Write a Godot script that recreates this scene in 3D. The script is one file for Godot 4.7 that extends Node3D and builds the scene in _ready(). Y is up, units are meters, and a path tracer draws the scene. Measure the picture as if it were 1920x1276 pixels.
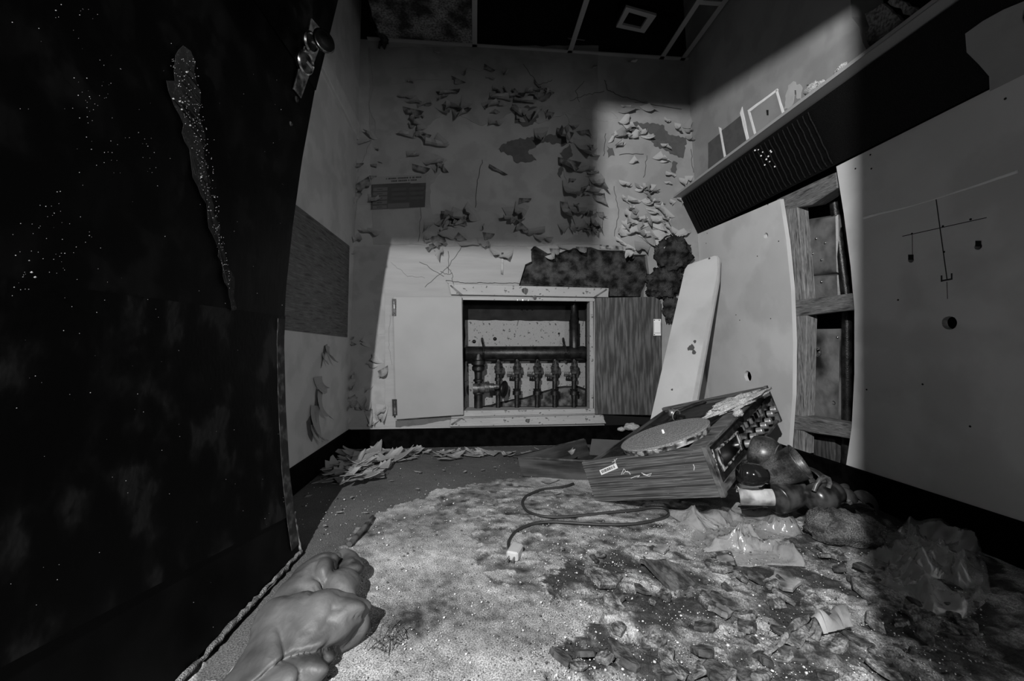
extends Node3D
# A derelict room seen from its doorway: peeling walls, an open pipe cupboard, a wrecked record player.

const FPX := 780.0
const EYE := Vector3(0, 0.55, 0)
var cam_basis: Basis
var D: float
var FB: Transform3D    # back wall plane: u right, v up, n into the room
var FL: Transform3D    # left wall plane
var FR: Transform3D    # right wall plane
var FF: Transform3D    # floor plane
var FC: Transform3D    # ceiling grid plane (looking down)
var M := {}
var N := {}
var used := {}
var rng := RandomNumberGenerator.new()

# ------------------------------------------------------------------ geometry helpers
func ray(px: float, py: float) -> Vector3:
	return (cam_basis * Vector3((px - 960.0) / FPX, -(py - 638.0) / FPX, -1.0)).normalized()

func hit(fr: Transform3D, px: float, py: float, off := 0.0) -> Vector3:
	var n := fr.basis.z.normalized()
	var d := ray(px, py)
	return EYE + d * ((fr.origin + n * off - EYE).dot(n) / d.dot(n))

func at_z(px: float, py: float, z: float) -> Vector3:
	var d := ray(px, py)
	return EYE + d * ((z - EYE.z) / d.z)

func at_x(px: float, py: float, x: float) -> Vector3:
	var d := ray(px, py)
	return EYE + d * (x / d.x)

func on_floor(px: float, py: float, h := 0.0) -> Vector3:
	return hit(FF, px, py, h)

func poly(fr: Transform3D, px: Array, off := 0.0) -> PackedVector2Array:
	var r := PackedVector2Array()
	var inv := fr.affine_inverse()
	for i in range(0, px.size(), 2):
		var p := inv * hit(fr, px[i], px[i + 1], off)
		r.append(Vector2(p.x, p.y))
	return r

func rect2(x0: float, y0: float, x1: float, y1: float) -> PackedVector2Array:
	return PackedVector2Array([Vector2(x0, y0), Vector2(x1, y0), Vector2(x1, y1), Vector2(x0, y1)])

func disc2(c: Vector2, r: float, n := 16, rough := 0.0) -> PackedVector2Array:
	var p := PackedVector2Array()
	for i in n:
		var a := TAU * i / n
		p.append(c + Vector2(cos(a), sin(a)) * r * (1.0 + rough * rng.randf_range(-1, 1)))
	return p

func ragged(p: PackedVector2Array, step: float, amp: float) -> PackedVector2Array:
	var r := PackedVector2Array()
	for i in p.size():
		var a := p[i]
		var b := p[(i + 1) % p.size()]
		var k: int = maxi(1, int(a.distance_to(b) / step))
		var nn := (b - a).orthogonal().normalized()
		for j in k:
			r.append(a.lerp(b, float(j) / k) + nn * (rng.randf_range(-amp, amp) if j > 0 else 0.0))
	return r

func cut(outer: PackedVector2Array, holes: Array) -> Array:
	var pieces: Array = [outer]
	for h in holes:
		var c := Vector2.ZERO
		for q in h: c += q / h.size()
		var next: Array = []
		for p in pieces:
			if Geometry2D.intersect_polygons(p, h).is_empty():
				next.append(p)
				continue
			for half in [rect2(c.x - 50, -50, c.x, 50), rect2(c.x, -50, c.x + 50, 50)]:
				for part in Geometry2D.intersect_polygons(p, half):
					for rest in Geometry2D.clip_polygons(part, h):
						if not Geometry2D.is_polygon_clockwise(rest): next.append(rest)
		pieces = next
	return pieces

func ccw(p: PackedVector2Array) -> PackedVector2Array:
	var q := p.duplicate()
	if Geometry2D.is_polygon_clockwise(q): q.reverse()
	return q

func tri(st: SurfaceTool, a: Vector3, b: Vector3, c: Vector3):   # seen anticlockwise by the viewer; stored clockwise
	st.add_vertex(a); st.add_vertex(c); st.add_vertex(b)

func quad(st: SurfaceTool, a: Vector3, b: Vector3, c: Vector3, d: Vector3):
	tri(st, a, b, c); tri(st, a, c, d)

func begin() -> SurfaceTool:
	var st := SurfaceTool.new()
	st.begin(Mesh.PRIMITIVE_TRIANGLES)
	st.set_smooth_group(-1)
	return st

func done(st: SurfaceTool) -> ArrayMesh:
	st.generate_normals()
	return st.commit()

func add_slab(st: SurfaceTool, polys: Array, t: float, xf := Transform3D(), bevel := 0.0):   # front at z = t, back at z = 0
	st.set_smooth_group(-1)
	for p0 in polys:
		var p := ccw(p0)
		var top := p
		if bevel > 0.0:
			top = PackedVector2Array()
			for i in p.size():
				var a := (p[i] - p[i - 1]).normalized()
				var b := (p[(i + 1) % p.size()] - p[i]).normalized()
				var m := Vector2(-a.y - b.y, a.x + b.x)
				var l := maxf(0.4, m.length() / 2)
				top.append(p[i] + m.normalized() * bevel / l)
		var ix := Geometry2D.triangulate_polygon(top)
		for i in range(0, ix.size(), 3):
			var a := top[ix[i]]; var b := top[ix[i + 1]]; var c := top[ix[i + 2]]
			if (b - a).cross(c - a) < 0:
				var s := b; b = c; c = s
			tri(st, xf * Vector3(a.x, a.y, t), xf * Vector3(b.x, b.y, t), xf * Vector3(c.x, c.y, t))
			tri(st, xf * Vector3(a.x, a.y, 0), xf * Vector3(c.x, c.y, 0), xf * Vector3(b.x, b.y, 0))
		for i in p.size():
			var j := (i + 1) % p.size()
			var z1 := t - bevel
			quad(st, xf * Vector3(p[i].x, p[i].y, 0), xf * Vector3(p[j].x, p[j].y, 0), xf * Vector3(p[j].x, p[j].y, z1), xf * Vector3(p[i].x, p[i].y, z1))
			if bevel > 0.0:
				quad(st, xf * Vector3(p[i].x, p[i].y, z1), xf * Vector3(p[j].x, p[j].y, z1), xf * Vector3(top[j].x, top[j].y, t), xf * Vector3(top[i].x, top[i].y, t))

func add_box(st: SurfaceTool, lo: Vector3, hi: Vector3, bevel := 0.0, xf := Transform3D()):
	var b := minf(bevel, minf(hi.x - lo.x, minf(hi.y - lo.y, hi.z - lo.z)) * 0.45)
	if b <= 0.0:
		add_slab(st, [rect2(lo.x, lo.y, hi.x, hi.y)], hi.z - lo.z, xf * Transform3D(Basis(), Vector3(0, 0, lo.z)))
		return
	st.set_smooth_group(-1)
	var c := (lo + hi) / 2
	var h := (hi - lo) / 2
	for ax in 3:
		var u := (ax + 1) % 3
		var v := (ax + 2) % 3
		for s: float in [-1.0, 1.0]:
			var f: Array = []
			for k in [[-1, -1], [1, -1], [1, 1], [-1, 1]]:
				var p := Vector3.ZERO
				p[ax] = s * h[ax]; p[u] = k[0] * (h[u] - b); p[v] = k[1] * (h[v] - b)
				f.append(xf * (c + p))
			if s > 0: quad(st, f[0], f[1], f[2], f[3])
			else: quad(st, f[3], f[2], f[1], f[0])
	for ax in 3:      # edge chamfers along ax
		var u := (ax + 1) % 3
		var v := (ax + 2) % 3
		for su: float in [-1.0, 1.0]:
			for sv: float in [-1.0, 1.0]:
				var e: Array = []
				for k in [[-1, 0], [1, 0], [1, 1], [-1, 1]]:
					var p := Vector3.ZERO
					p[ax] = k[0] * (h[ax] - b)
					p[u] = su * (h[u] - (b if k[1] == 1 else 0.0))
					p[v] = sv * (h[v] - (0.0 if k[1] == 1 else b))
					e.append(xf * (c + p))
				if su * sv < 0: quad(st, e[3], e[2], e[1], e[0])
				else: quad(st, e[0], e[1], e[2], e[3])
	for sx: float in [-1.0, 1.0]:
		for sy: float in [-1.0, 1.0]:
			for sz: float in [-1.0, 1.0]:
				var s := Vector3(sx, sy, sz)
				var a := xf * (c + s * (h - Vector3(0, b, b)))
				var e := xf * (c + s * (h - Vector3(b, 0, b)))
				var f := xf * (c + s * (h - Vector3(b, b, 0)))
				if sx * sy * sz > 0: tri(st, a, e, f)
				else: tri(st, a, f, e)

func add_tube(st: SurfaceTool, pts: Array, radii, sides := 10, caps := true):
	st.set_smooth_group(0)
	var rings: Array = []
	var up := Vector3(0.13, 0.97, 0.21)
	for i in pts.size():
		var t: Vector3 = (pts[mini(i + 1, pts.size() - 1)] - pts[maxi(i - 1, 0)]).normalized()
		var u := t.cross(up)
		if u.length() < 0.1: u = t.cross(Vector3(1, 0, 0))
		u = u.normalized()
		up = u.cross(t).normalized()
		var r: float = radii[i] if radii is Array else radii
		var ring: Array = []
		for k in sides:
			var a := TAU * k / sides
			ring.append(pts[i] + (u * cos(a) + up * sin(a)) * r)
		rings.append(ring)
	for i in pts.size() - 1:
		for k in sides:
			var j := (k + 1) % sides
			quad(st, rings[i][k], rings[i][j], rings[i + 1][j], rings[i + 1][k])
	if caps:
		st.set_smooth_group(-1)
		for k in sides:
			var j := (k + 1) % sides
			tri(st, pts[0], rings[0][j], rings[0][k])
			tri(st, pts[-1], rings[-1][k], rings[-1][j])

func add_lathe(st: SurfaceTool, prof: Array, segs := 24, xf := Transform3D(), smooth := false):   # prof: Vector2(radius, height) from below upward
	st.set_smooth_group(0 if smooth else -1)
	for i in prof.size() - 1:
		var a: Vector2 = prof[i]
		var b: Vector2 = prof[i + 1]
		st.set_smooth_group(0 if smooth else 10 + i)
		for k in segs:
			var t0 := TAU * k / segs
			var t1 := TAU * (k + 1) / segs
			var p := func(q: Vector2, t: float) -> Vector3: return xf * Vector3(q.x * cos(t), q.y, -q.x * sin(t))
			if a.x < 1e-5: tri(st, p.call(a, t0), p.call(b, t1), p.call(b, t0))
			elif b.x < 1e-5: tri(st, p.call(a, t0), p.call(a, t1), p.call(b, t0))
			else: quad(st, p.call(a, t0), p.call(a, t1), p.call(b, t1), p.call(b, t0))

func add_sheet(st: SurfaceTool, nu: int, nv: int, f: Callable, t := 0.0, smooth := true):   # f(u, v) -> point; t > 0 gives it a second side
	var g: Array = []
	for j in nv + 1:
		var row: Array = []
		for i in nu + 1: row.append(f.call(float(i) / nu, float(j) / nv))
		g.append(row)
	st.set_smooth_group(0 if smooth else -1)
	for j in nv:
		for i in nu:
			quad(st, g[j][i], g[j][i + 1], g[j + 1][i + 1], g[j + 1][i])
	if t > 0.0:
		var b: Array = []
		for j in nv + 1:
			var row: Array = []
			for i in nu + 1:
				var du: Vector3 = g[j][mini(i + 1, nu)] - g[j][maxi(i - 1, 0)]
				var dv: Vector3 = g[mini(j + 1, nv)][i] - g[maxi(j - 1, 0)][i]
				row.append(g[j][i] - du.cross(dv).normalized() * t)
			b.append(row)
		st.set_smooth_group(1 if smooth else -1)
		for j in nv:
			for i in nu:
				quad(st, b[j][i], b[j + 1][i], b[j + 1][i + 1], b[j][i + 1])
		st.set_smooth_group(-1)
		for i in nu:
			quad(st, b[0][i], b[0][i + 1], g[0][i + 1], g[0][i])
			quad(st, g[nv][i], g[nv][i + 1], b[nv][i + 1], b[nv][i])
		for j in nv:
			quad(st, g[j][0], g[j + 1][0], b[j + 1][0], b[j][0])
			quad(st, b[j][nu], b[j + 1][nu], g[j + 1][nu], g[j][nu])

func lump(r: Vector3, seed_n: int, amp: float, freq: float, nu := 28, nv := 16, flat_base := false, ridged := false) -> ArrayMesh:
	var st := begin()
	var nz := FastNoiseLite.new()
	nz.seed = seed_n; nz.frequency = freq; nz.fractal_octaves = 4
	if ridged: nz.fractal_type = FastNoiseLite.FRACTAL_RIDGED
	add_sheet(st, nu, nv, func(u, v):
		var a: float = TAU * u
		var b: float = PI * (v - 0.5)
		var d := Vector3(cos(a) * cos(b), sin(b), -sin(a) * cos(b))
		if u >= 1.0: d = Vector3(cos(b), sin(b), 0)
		var p := d * r * (1.0 + amp * nz.get_noise_3dv(d * 100.0))
		if flat_base: p.y = maxf(p.y, -r.y * 0.25)
		return p)
	return done(st)

# ------------------------------------------------------------------ scene tree helpers
func numbered(called: String) -> String:
	var k: int = used.get(called, 0)
	used[called] = k + 1
	return called if k == 0 else "%s_%03d" % [called, k]

func thing(called: String, label: String, category: String, at := Transform3D(), group := "") -> Node3D:
	var o := Node3D.new()
	o.name = numbered(called)
	add_child(o)
	o.transform = at
	tag(o, label, category, group)
	return o

func tag(o: Node, label: String, category := "", group := "") -> Node:
	o.set_meta("label", label)
	if category: o.set_meta("category", category)
	if group: o.set_meta("group", group)
	return o

func obj(called: String, mesh: Mesh, m: Material, parent: Node = self, at := Transform3D()) -> MeshInstance3D:   # at is in the world
	var o := MeshInstance3D.new()
	o.mesh = mesh
	o.material_override = m
	o.cast_shadow = GeometryInstance3D.SHADOW_CASTING_SETTING_ON
	o.name = numbered(called) if parent == self else called
	parent.add_child(o, true)
	if parent == self: o.transform = at
	else:
		o.transform = world_of(parent).affine_inverse() * at
	return o

func world_of(o: Node) -> Transform3D:
	var t := Transform3D()
	while o != self:
		t = o.transform * t
		o = o.get_parent()
	return t

func struct(o: Node) -> Node:
	o.set_meta("kind", "structure")
	return o

func plate(called: String, fr: Transform3D, p: PackedVector2Array, t: float, m: Material, parent: Node = self, holes := [], off := 0.0, bevel := 0.0) -> MeshInstance3D:   # a board in the plane of fr
	var lo := p[0]
	var hi := p[0]
	for q in p:
		lo = lo.min(q); hi = hi.max(q)
	var c := Vector2((lo.x + hi.x) / 2, lo.y)
	var sh := func(a: PackedVector2Array): return Transform2D(0, -c) * a
	var hs: Array = []
	for h in holes: hs.append(sh.call(h))
	var st := begin()
	add_slab(st, cut(ccw(sh.call(p)), hs), t, Transform3D(), bevel)
	return obj(called, done(st), m, parent, fr * Transform3D(Basis(), Vector3(c.x, c.y, off)))

# ------------------------------------------------------------------ textures and materials
func noise_tex(type: int, freq: float, octaves: int, ramp: Array, seed_n: int, fractal := FastNoiseLite.FRACTAL_FBM, size := 512) -> NoiseTexture2D:
	var n := FastNoiseLite.new()
	n.noise_type = type; n.frequency = freq; n.seed = seed_n
	n.fractal_type = fractal; n.fractal_octaves = octaves
	var t := NoiseTexture2D.new()
	t.width = size; t.height = size; t.seamless = true; t.noise = n
	if ramp.size():
		var g := Gradient.new()
		g.offsets = PackedFloat32Array(); g.colors = PackedColorArray()
		var of := PackedFloat32Array()
		var co := PackedColorArray()
		for r in ramp:
			of.append(r[0]); co.append(Color(r[1], r[1], r[1]))
		g.offsets = of; g.colors = co
		t.color_ramp = g
	return t

func make_noises():
	var S := FastNoiseLite.TYPE_SIMPLEX_SMOOTH
	var C := FastNoiseLite.TYPE_CELLULAR
	N.soft = noise_tex(S, 0.008, 5, [[0.2, 0.95], [0.5, 0.98], [0.8, 1.0]], 1)          # quiet plaster
	N.mottle = noise_tex(S, 0.01, 6, [[0.2, 0.35], [0.45, 0.75], [0.7, 1.0]], 2)        # stains
	N.strong = noise_tex(S, 0.012, 7, [[0.3, 0.12], [0.48, 0.5], [0.62, 1.0]], 3)       # rot, dirt
	N.grit = noise_tex(S, 0.11, 4, [[0.25, 0.55], [0.5, 0.85], [0.8, 1.0]], 4)
	N.speck = noise_tex(S, 0.16, 3, [[0.0, 0.25], [0.62, 0.3], [0.74, 0.9], [1.0, 1.0]], 5)
	N.grain = noise_tex(S, 0.02, 4, [[0.2, 0.45], [0.42, 0.9], [0.55, 0.7], [0.8, 1.0]], 6)
	N.height = noise_tex(S, 0.02, 6, [], 7)
	N.bumps = noise_tex(S, 0.09, 4, [], 8)
	N.ridge = noise_tex(S, 0.015, 5, [], 9, FastNoiseLite.FRACTAL_RIDGED)
	N.pits = noise_tex(C, 0.05, 3, [], 10)
	N.dirt = noise_tex(S, 0.006, 8, [[0.25, 0.3], [0.42, 0.8], [0.6, 1.0]], 12)
	N.faint = noise_tex(S, 0.005, 6, [[0.3, 0.94], [0.5, 1.0], [1.0, 1.0]], 13)
	N.streak = noise_tex(S, 0.02, 5, [[0.25, 0.5], [0.45, 0.7], [0.6, 0.85], [0.8, 1.0]], 14)
	N.stripes = noise_tex(S, 0.02, 3, [[0.3, 0.45], [0.42, 0.85], [0.5, 0.55], [0.58, 1.0], [0.7, 0.65]], 15)
	N.chips = noise_tex(S, 0.03, 5, [[0.0, 0.4], [0.18, 0.5], [0.25, 1.0], [1.0, 1.0]], 16)
	N.fine = noise_tex(S, 0.3, 3, [[0.2, 0.72], [0.5, 0.9], [0.8, 1.0]], 18)
	N.crumple = noise_tex(S, 0.012, 4, [], 17, FastNoiseLite.FRACTAL_RIDGED)

func mat(called: String, grey: float, rough: float, tex = null, scale := Vector3.ONE, bump = null, depth := 0.0, fine = null, fine_scale := 6.0, metal := 0.0, world := false, spec := 0.5) -> StandardMaterial3D:
	var m := StandardMaterial3D.new()
	m.resource_name = called
	m.albedo_color = Color(grey, grey, grey)
	m.roughness = rough
	m.metallic = metal
	m.metallic_specular = spec
	m.cull_mode = BaseMaterial3D.CULL_DISABLED
	if tex or bump:
		m.uv1_triplanar = true
		m.uv1_world_triplanar = world
		m.uv1_scale = scale
		if tex: m.albedo_texture = tex
		if bump:
			m.heightmap_enabled = true
			m.heightmap_texture = bump
			m.heightmap_scale = depth
	if fine:
		m.detail_enabled = true
		m.detail_albedo = fine
		m.detail_blend_mode = BaseMaterial3D.BLEND_MODE_MUL
		m.detail_uv_layer = BaseMaterial3D.DETAIL_UV_2
		m.uv2_triplanar = true
		m.uv2_world_triplanar = world
		m.uv2_scale = Vector3.ONE * fine_scale
	M[called] = m
	return m

# ------------------------------------------------------------------ the scene
func _ready():
	rng.seed = 7
	# camera
	cam_basis = Basis(Vector3.UP, deg_to_rad(-5.1)) * Basis(Vector3.RIGHT, deg_to_rad(0.73))
	var cam := Camera3D.new()
	cam.name = "camera"
	cam.transform = Transform3D(cam_basis, EYE)
	cam.keep_aspect = Camera3D.KEEP_HEIGHT
	cam.fov = rad_to_deg(2.0 * atan(638.0 / FPX))
	cam.near = 0.02
	add_child(cam)
	cam.current = true
	# the sky outside the corridor: dull and dark
	var we := WorldEnvironment.new()
	we.name = "surroundings"
	var env := Environment.new()
	env.background_mode = Environment.BG_COLOR
	env.background_color = Color(0.2, 0.2, 0.2)
	env.background_energy_multiplier = 0.05
	env.tonemap_mode = Environment.TONE_MAPPER_LINEAR
	env.tonemap_exposure = 1.0
	env.sdfgi_enabled = true
	env.ssao_enabled = true
	env.ssil_enabled = true
	we.environment = env
	add_child(we)
	# unseen lamp behind the camera, placed to light the back and right walls
	var lamp := OmniLight3D.new()
	lamp.name = "unseen_lamp"
	lamp.position = Vector3(-0.42, 1.25, 0.55)
	lamp.light_energy = 7.0
	lamp.light_size = 0.007
	lamp.omni_range = 12.0
	lamp.omni_attenuation = 2.0
	lamp.shadow_enabled = true
	add_child(lamp)
	# broader, weaker lamp out of view, placed to brighten the left wall
	var glow := OmniLight3D.new()
	glow.name = "unseen_soft_lamp"
	glow.position = Vector3(1.0, 0.94, 1.2)
	glow.light_energy = 2.1
	glow.light_size = 0.12
	glow.omni_range = 12.0
	glow.omni_attenuation = 2.0
	glow.shadow_enabled = true
	add_child(glow)
	frames()
	make_noises()
	materials()
	room()
	floor_ground()
	ceiling_grid()
	back_wall_paint()
	right_wall()
	door()
	cupboard()
	pipes()
	insulation()
	leaning_board()
	record_player()
	tray()
	cable()
	vessels()
	bags()
	fallen_paint()
	rubble()

func frames():
	FF = Transform3D(Basis(Vector3(1, 0, 0), Vector3(0, 0, -1), Vector3(0, 1, 0)), Vector3.ZERO)
	D = -on_floor(900, 836).z
	FB = Transform3D(Basis(), Vector3(0, 0, -D))
	var lb := hit(FB, 653, 838)
	var lt := hit(FB, 676, 62)
	var u := Vector3(0, 0, -1)
	var v := (lt - lb).normalized()
	lb -= v * (lb.y / v.y)
	FL = Transform3D(Basis(u, v, u.cross(v)), lb)
	var rb := hit(FB, 1330, 790)
	var rt := hit(FB, 1288, 110)
	v = (rt - rb).normalized()
	rb -= v * (rb.y / v.y)
	u = Vector3(0, 0, 1)
	FR = Transform3D(Basis(u, v, u.cross(v)), rb)
	var c := hit(FB, 1285, 112)
	FC = Transform3D(Basis(Vector3(1, 0, 0), Vector3(0, 0, 1), Vector3(0, -1, 0)), Vector3(0, c.y, 0))

func frame3(o: Vector3, a: Vector3, b: Vector3) -> Transform3D:
	var u := (a - o).normalized()
	var n := u.cross(b - o).normalized()
	return Transform3D(Basis(u, n.cross(u), n), o)

func along(p: Vector3, dir: Vector3, hint := Vector3(0.2, 0.1, 1)) -> Transform3D:   # y axis points along dir
	var y := dir.normalized()
	var x := y.cross(hint).normalized()
	return Transform3D(Basis(x, y, x.cross(y)), p)

func materials():
	mat("wall_paint", 0.6, 0.7, N.soft, Vector3.ONE * 0.8, N.bumps, 0.03, N.faint, 1.7)
	mat("wall_paint_lit", 0.72, 0.7, N.soft, Vector3.ONE * 0.8, N.bumps, 0.03, N.faint, 1.7)  # same paint as the other walls, lightened to look more lit
	mat("low_bounce_grey", 0.25, 0.9)  # dark grey for unseen surfaces, keeps bounce light down
	mat("old_paint", 0.56, 0.7, N.soft, Vector3.ONE * 1.1, N.bumps, 0.03, N.faint, 2.3)
	mat("flake_paint", 0.55, 0.7, N.soft, Vector3.ONE * 2.0)
	mat("flake_back", 0.6, 0.9, N.mottle, Vector3.ONE * 2.0)
	mat("bare_patch", 0.34, 0.95, N.faint, Vector3.ONE * 5.0, N.bumps, 0.1)
	mat("flake_pale", 0.7, 0.85, N.soft, Vector3.ONE * 2.0)
	mat("raw_edge", 0.55, 0.95, N.mottle, Vector3.ONE * 6.0, N.bumps, 0.5)
	mat("ply_paint", 0.55, 0.65, N.soft, Vector3(0.6, 5, 1), N.grain, 0.08)
	mat("wood_print", 0.40, 0.6, N.grain, Vector3(0.6, 9, 1), null, 0.0, N.faint, 2.0)
	mat("black_trim", 0.03, 0.8, N.mottle, Vector3.ONE * 3, null, 0, null, 1, 0.0, false, 0.15)
	mat("void", 0.04, 0.95, N.mottle, Vector3.ONE)  # near black, the shade of recesses put into the colour
	mat("slab_shade_black", 0.05, 0.95, N.mottle, Vector3.ONE * 1.5)  # slab colour darkened to stand for shade above the grid
	mat("tile_texture", 0.62, 0.9, N.grit, Vector3.ONE * 1.2, N.bumps, 0.3, N.mottle, 1.2)
	mat("rail_metal", 0.62, 0.45)
	mat("floor", 1.0, 0.9, N.fine, Vector3.ONE * 1.9, N.fine, 0.1, N.grit, 4.3, 0.0, true).vertex_color_use_as_albedo = true
	mat("door_laminate", 0.07, 0.5, N.streak, Vector3(3.5, 0.35, 1.0), N.bumps, 0.02, N.strong, 1.3, 0.0, false, 0.2)
	mat("door_worn", 0.13, 0.55, N.strong, Vector3(2.4, 1.0, 1.6), N.bumps, 0.03, N.strong, 0.9, 0.0, false, 0.2)
	mat("door_kick", 0.04, 0.5, N.mottle, Vector3.ONE * 1.5, null, 0, null, 1, 0.0, false, 0.2)
	mat("door_edge", 0.5, 0.8, N.strong, Vector3(6, 3, 6))
	mat("chrome", 0.8, 0.22, null, Vector3.ONE, null, 0, null, 1, 1.0)
	mat("brushed", 0.72, 0.4, N.mottle, Vector3.ONE * 5, null, 0, null, 1, 0.8)
	mat("splash", 0.5, 0.9, N.grit, Vector3.ONE * 3)
	mat("board_face", 0.83, 0.5, N.soft, Vector3.ONE * 0.6, null, 0, N.faint, 0.9)
	mat("board_edge", 0.72, 0.8, N.soft, Vector3.ONE * 3)
	mat("timber", 0.58, 0.75, N.grain, Vector3(10, 0.8, 10), N.grain, 0.05)
	mat("timber_across", 0.5, 0.75, N.grain, Vector3(0.8, 10, 10), N.grain, 0.05)
	mat("tin_panel", 0.46, 0.45, N.mottle, Vector3.ONE * 0.9, N.height, 0.3)
	mat("grille", 0.035, 0.6, N.grit, Vector3.ONE * 6, N.bumps, 0.15, null, 1, 0.0, false, 0.3)
	mat("black_hole", 0.03, 0.95)
	mat("pencil", 0.12, 0.8)
	mat("scratch", 0.97, 0.9, N.soft, Vector3.ONE * 4)
	mat("cream_door", 0.53, 0.55, N.soft, Vector3.ONE * 0.7)
	mat("rough_wood", 0.35, 0.75, N.streak, Vector3(5, 0.5, 5), N.streak, 0.04, N.faint, 2.0)
	mat("frame_paint", 0.58, 0.6, N.soft, Vector3(1, 4, 4), N.height, 0.1, N.chips, 2.2)
	mat("cupboard_plaster", 0.6, 0.9, N.chips, Vector3.ONE * 2.5, N.height, 0.15, N.fine, 2.0)
	mat("cupboard_dark", 0.09, 0.9, N.mottle, Vector3.ONE * 2)
	mat("iron", 0.16, 0.38, N.mottle, Vector3.ONE * 4, N.bumps, 0.08, null, 1, 0.35)
	mat("brass_dull", 0.42, 0.4, N.mottle, Vector3.ONE * 6, N.bumps, 0.08, null, 1, 0.5)
	mat("wool", 0.34, 1.0, N.mottle, Vector3.ONE * 2.5, N.bumps, 0.6, N.fine, 5, 0.0, false, 0.1)
	mat("white_plastic", 0.88, 0.4)
	mat("walnut", 0.45, 0.5, N.stripes, Vector3(0.22, 15, 1), null, 0, N.faint, 3)
	mat("walnut_edge", 0.36, 0.6, N.mottle, Vector3.ONE * 4)
	mat("deck", 0.12, 0.6, N.strong, Vector3.ONE * 3, N.bumps, 0.1)
	mat("rubber_mat", 0.6, 0.9, N.soft, Vector3.ONE * 5, N.bumps, 0.12, N.grit, 3)
	mat("alloy_dirty", 0.78, 0.5, N.strong, Vector3.ONE * 5, N.bumps, 0.1, null, 1, 0.5)
	mat("panel_metal", 0.40, 0.45, N.mottle, Vector3.ONE * 5, null, 0, null, 1, 0.5)
	mat("smoked_glass", 0.07, 0.15, N.mottle, Vector3.ONE * 4)
	mat("plaster_chunk", 0.95, 0.95, N.soft, Vector3.ONE * 7, N.bumps, 0.6, N.grit, 4)
	mat("tray_dark", 0.33, 0.5, N.mottle, Vector3(0.6, 4, 0.6), null, 0, N.faint, 4)
	mat("tray_shaded", 0.12, 0.6, N.mottle, Vector3.ONE * 2.5)  # darker copy of the tray colour, painting the shade inside
	mat("plug_plastic", 0.68, 0.5, N.soft, Vector3.ONE * 6)
	mat("rubber_cable", 0.16, 0.5)
	mat("pot_grey", 0.38, 0.35, N.mottle, Vector3.ONE * 3, null, 0, N.grit, 3)
	mat("cup_grey", 0.46, 0.35, N.mottle, Vector3.ONE * 3, null, 0, N.grit, 3)
	mat("dark_glaze", 0.10, 0.12)
	mat("dark_plastic", 0.28, 0.3, N.mottle, Vector3.ONE * 4)
	mat("card", 0.72, 0.8, N.mottle, Vector3.ONE * 3)
	mat("foam_stone", 0.50, 0.95, N.mottle, Vector3.ONE * 4, N.bumps, 0.7, N.grit, 3.5)
	mat("bag_pale", 0.37, 0.55, N.faint, Vector3.ONE * 4, N.crumple, 0.12, N.mottle, 1.2)
	mat("film", 0.55, 0.17, null, Vector3.ONE * 3, N.crumple, 0.35)
	M.film.clearcoat_enabled = true
	M.film.clearcoat = 1.0
	M.film.clearcoat_roughness = 0.15
	M.film.transparency = BaseMaterial3D.TRANSPARENCY_ALPHA
	M.film.albedo_color = Color(0.68, 0.68, 0.68, 0.5)
	mat("crumb_light", 0.74, 0.95)
	mat("crumb_dark", 0.25, 0.95)
	mat("slab_dark", 0.32, 0.9, N.mottle, Vector3.ONE * 5, N.height, 0.5)
	mat("slab_light", 0.6, 0.9, N.mottle, Vector3.ONE * 5, N.height, 0.5, N.grit, 3)
	mat("gauge_bits", 0.7, 0.5, N.strong, Vector3.ONE * 12)
	mat("splash_speck", 0.34, 0.9, N.strong, Vector3.ONE * 7, null, 0, N.speck, 3)
	mat("splash_worn", 0.30, 0.8, N.strong, Vector3.ONE * 3, null, 0, N.streak, 5)
	mat("brushed_dark", 0.45, 0.35, N.mottle, Vector3.ONE * 5, null, 0, null, 1, 0.8)
	mat("chrome_dark", 0.45, 0.25, null, Vector3.ONE, null, 0, null, 1, 1.0)
	mat("chrome_soft", 0.8, 0.35, null, Vector3.ONE, null, 0, null, 1, 0.8)
	mat("raw_dim", 0.36, 0.9, N.mottle, Vector3.ONE * 3, N.height, 0.3)

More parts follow.
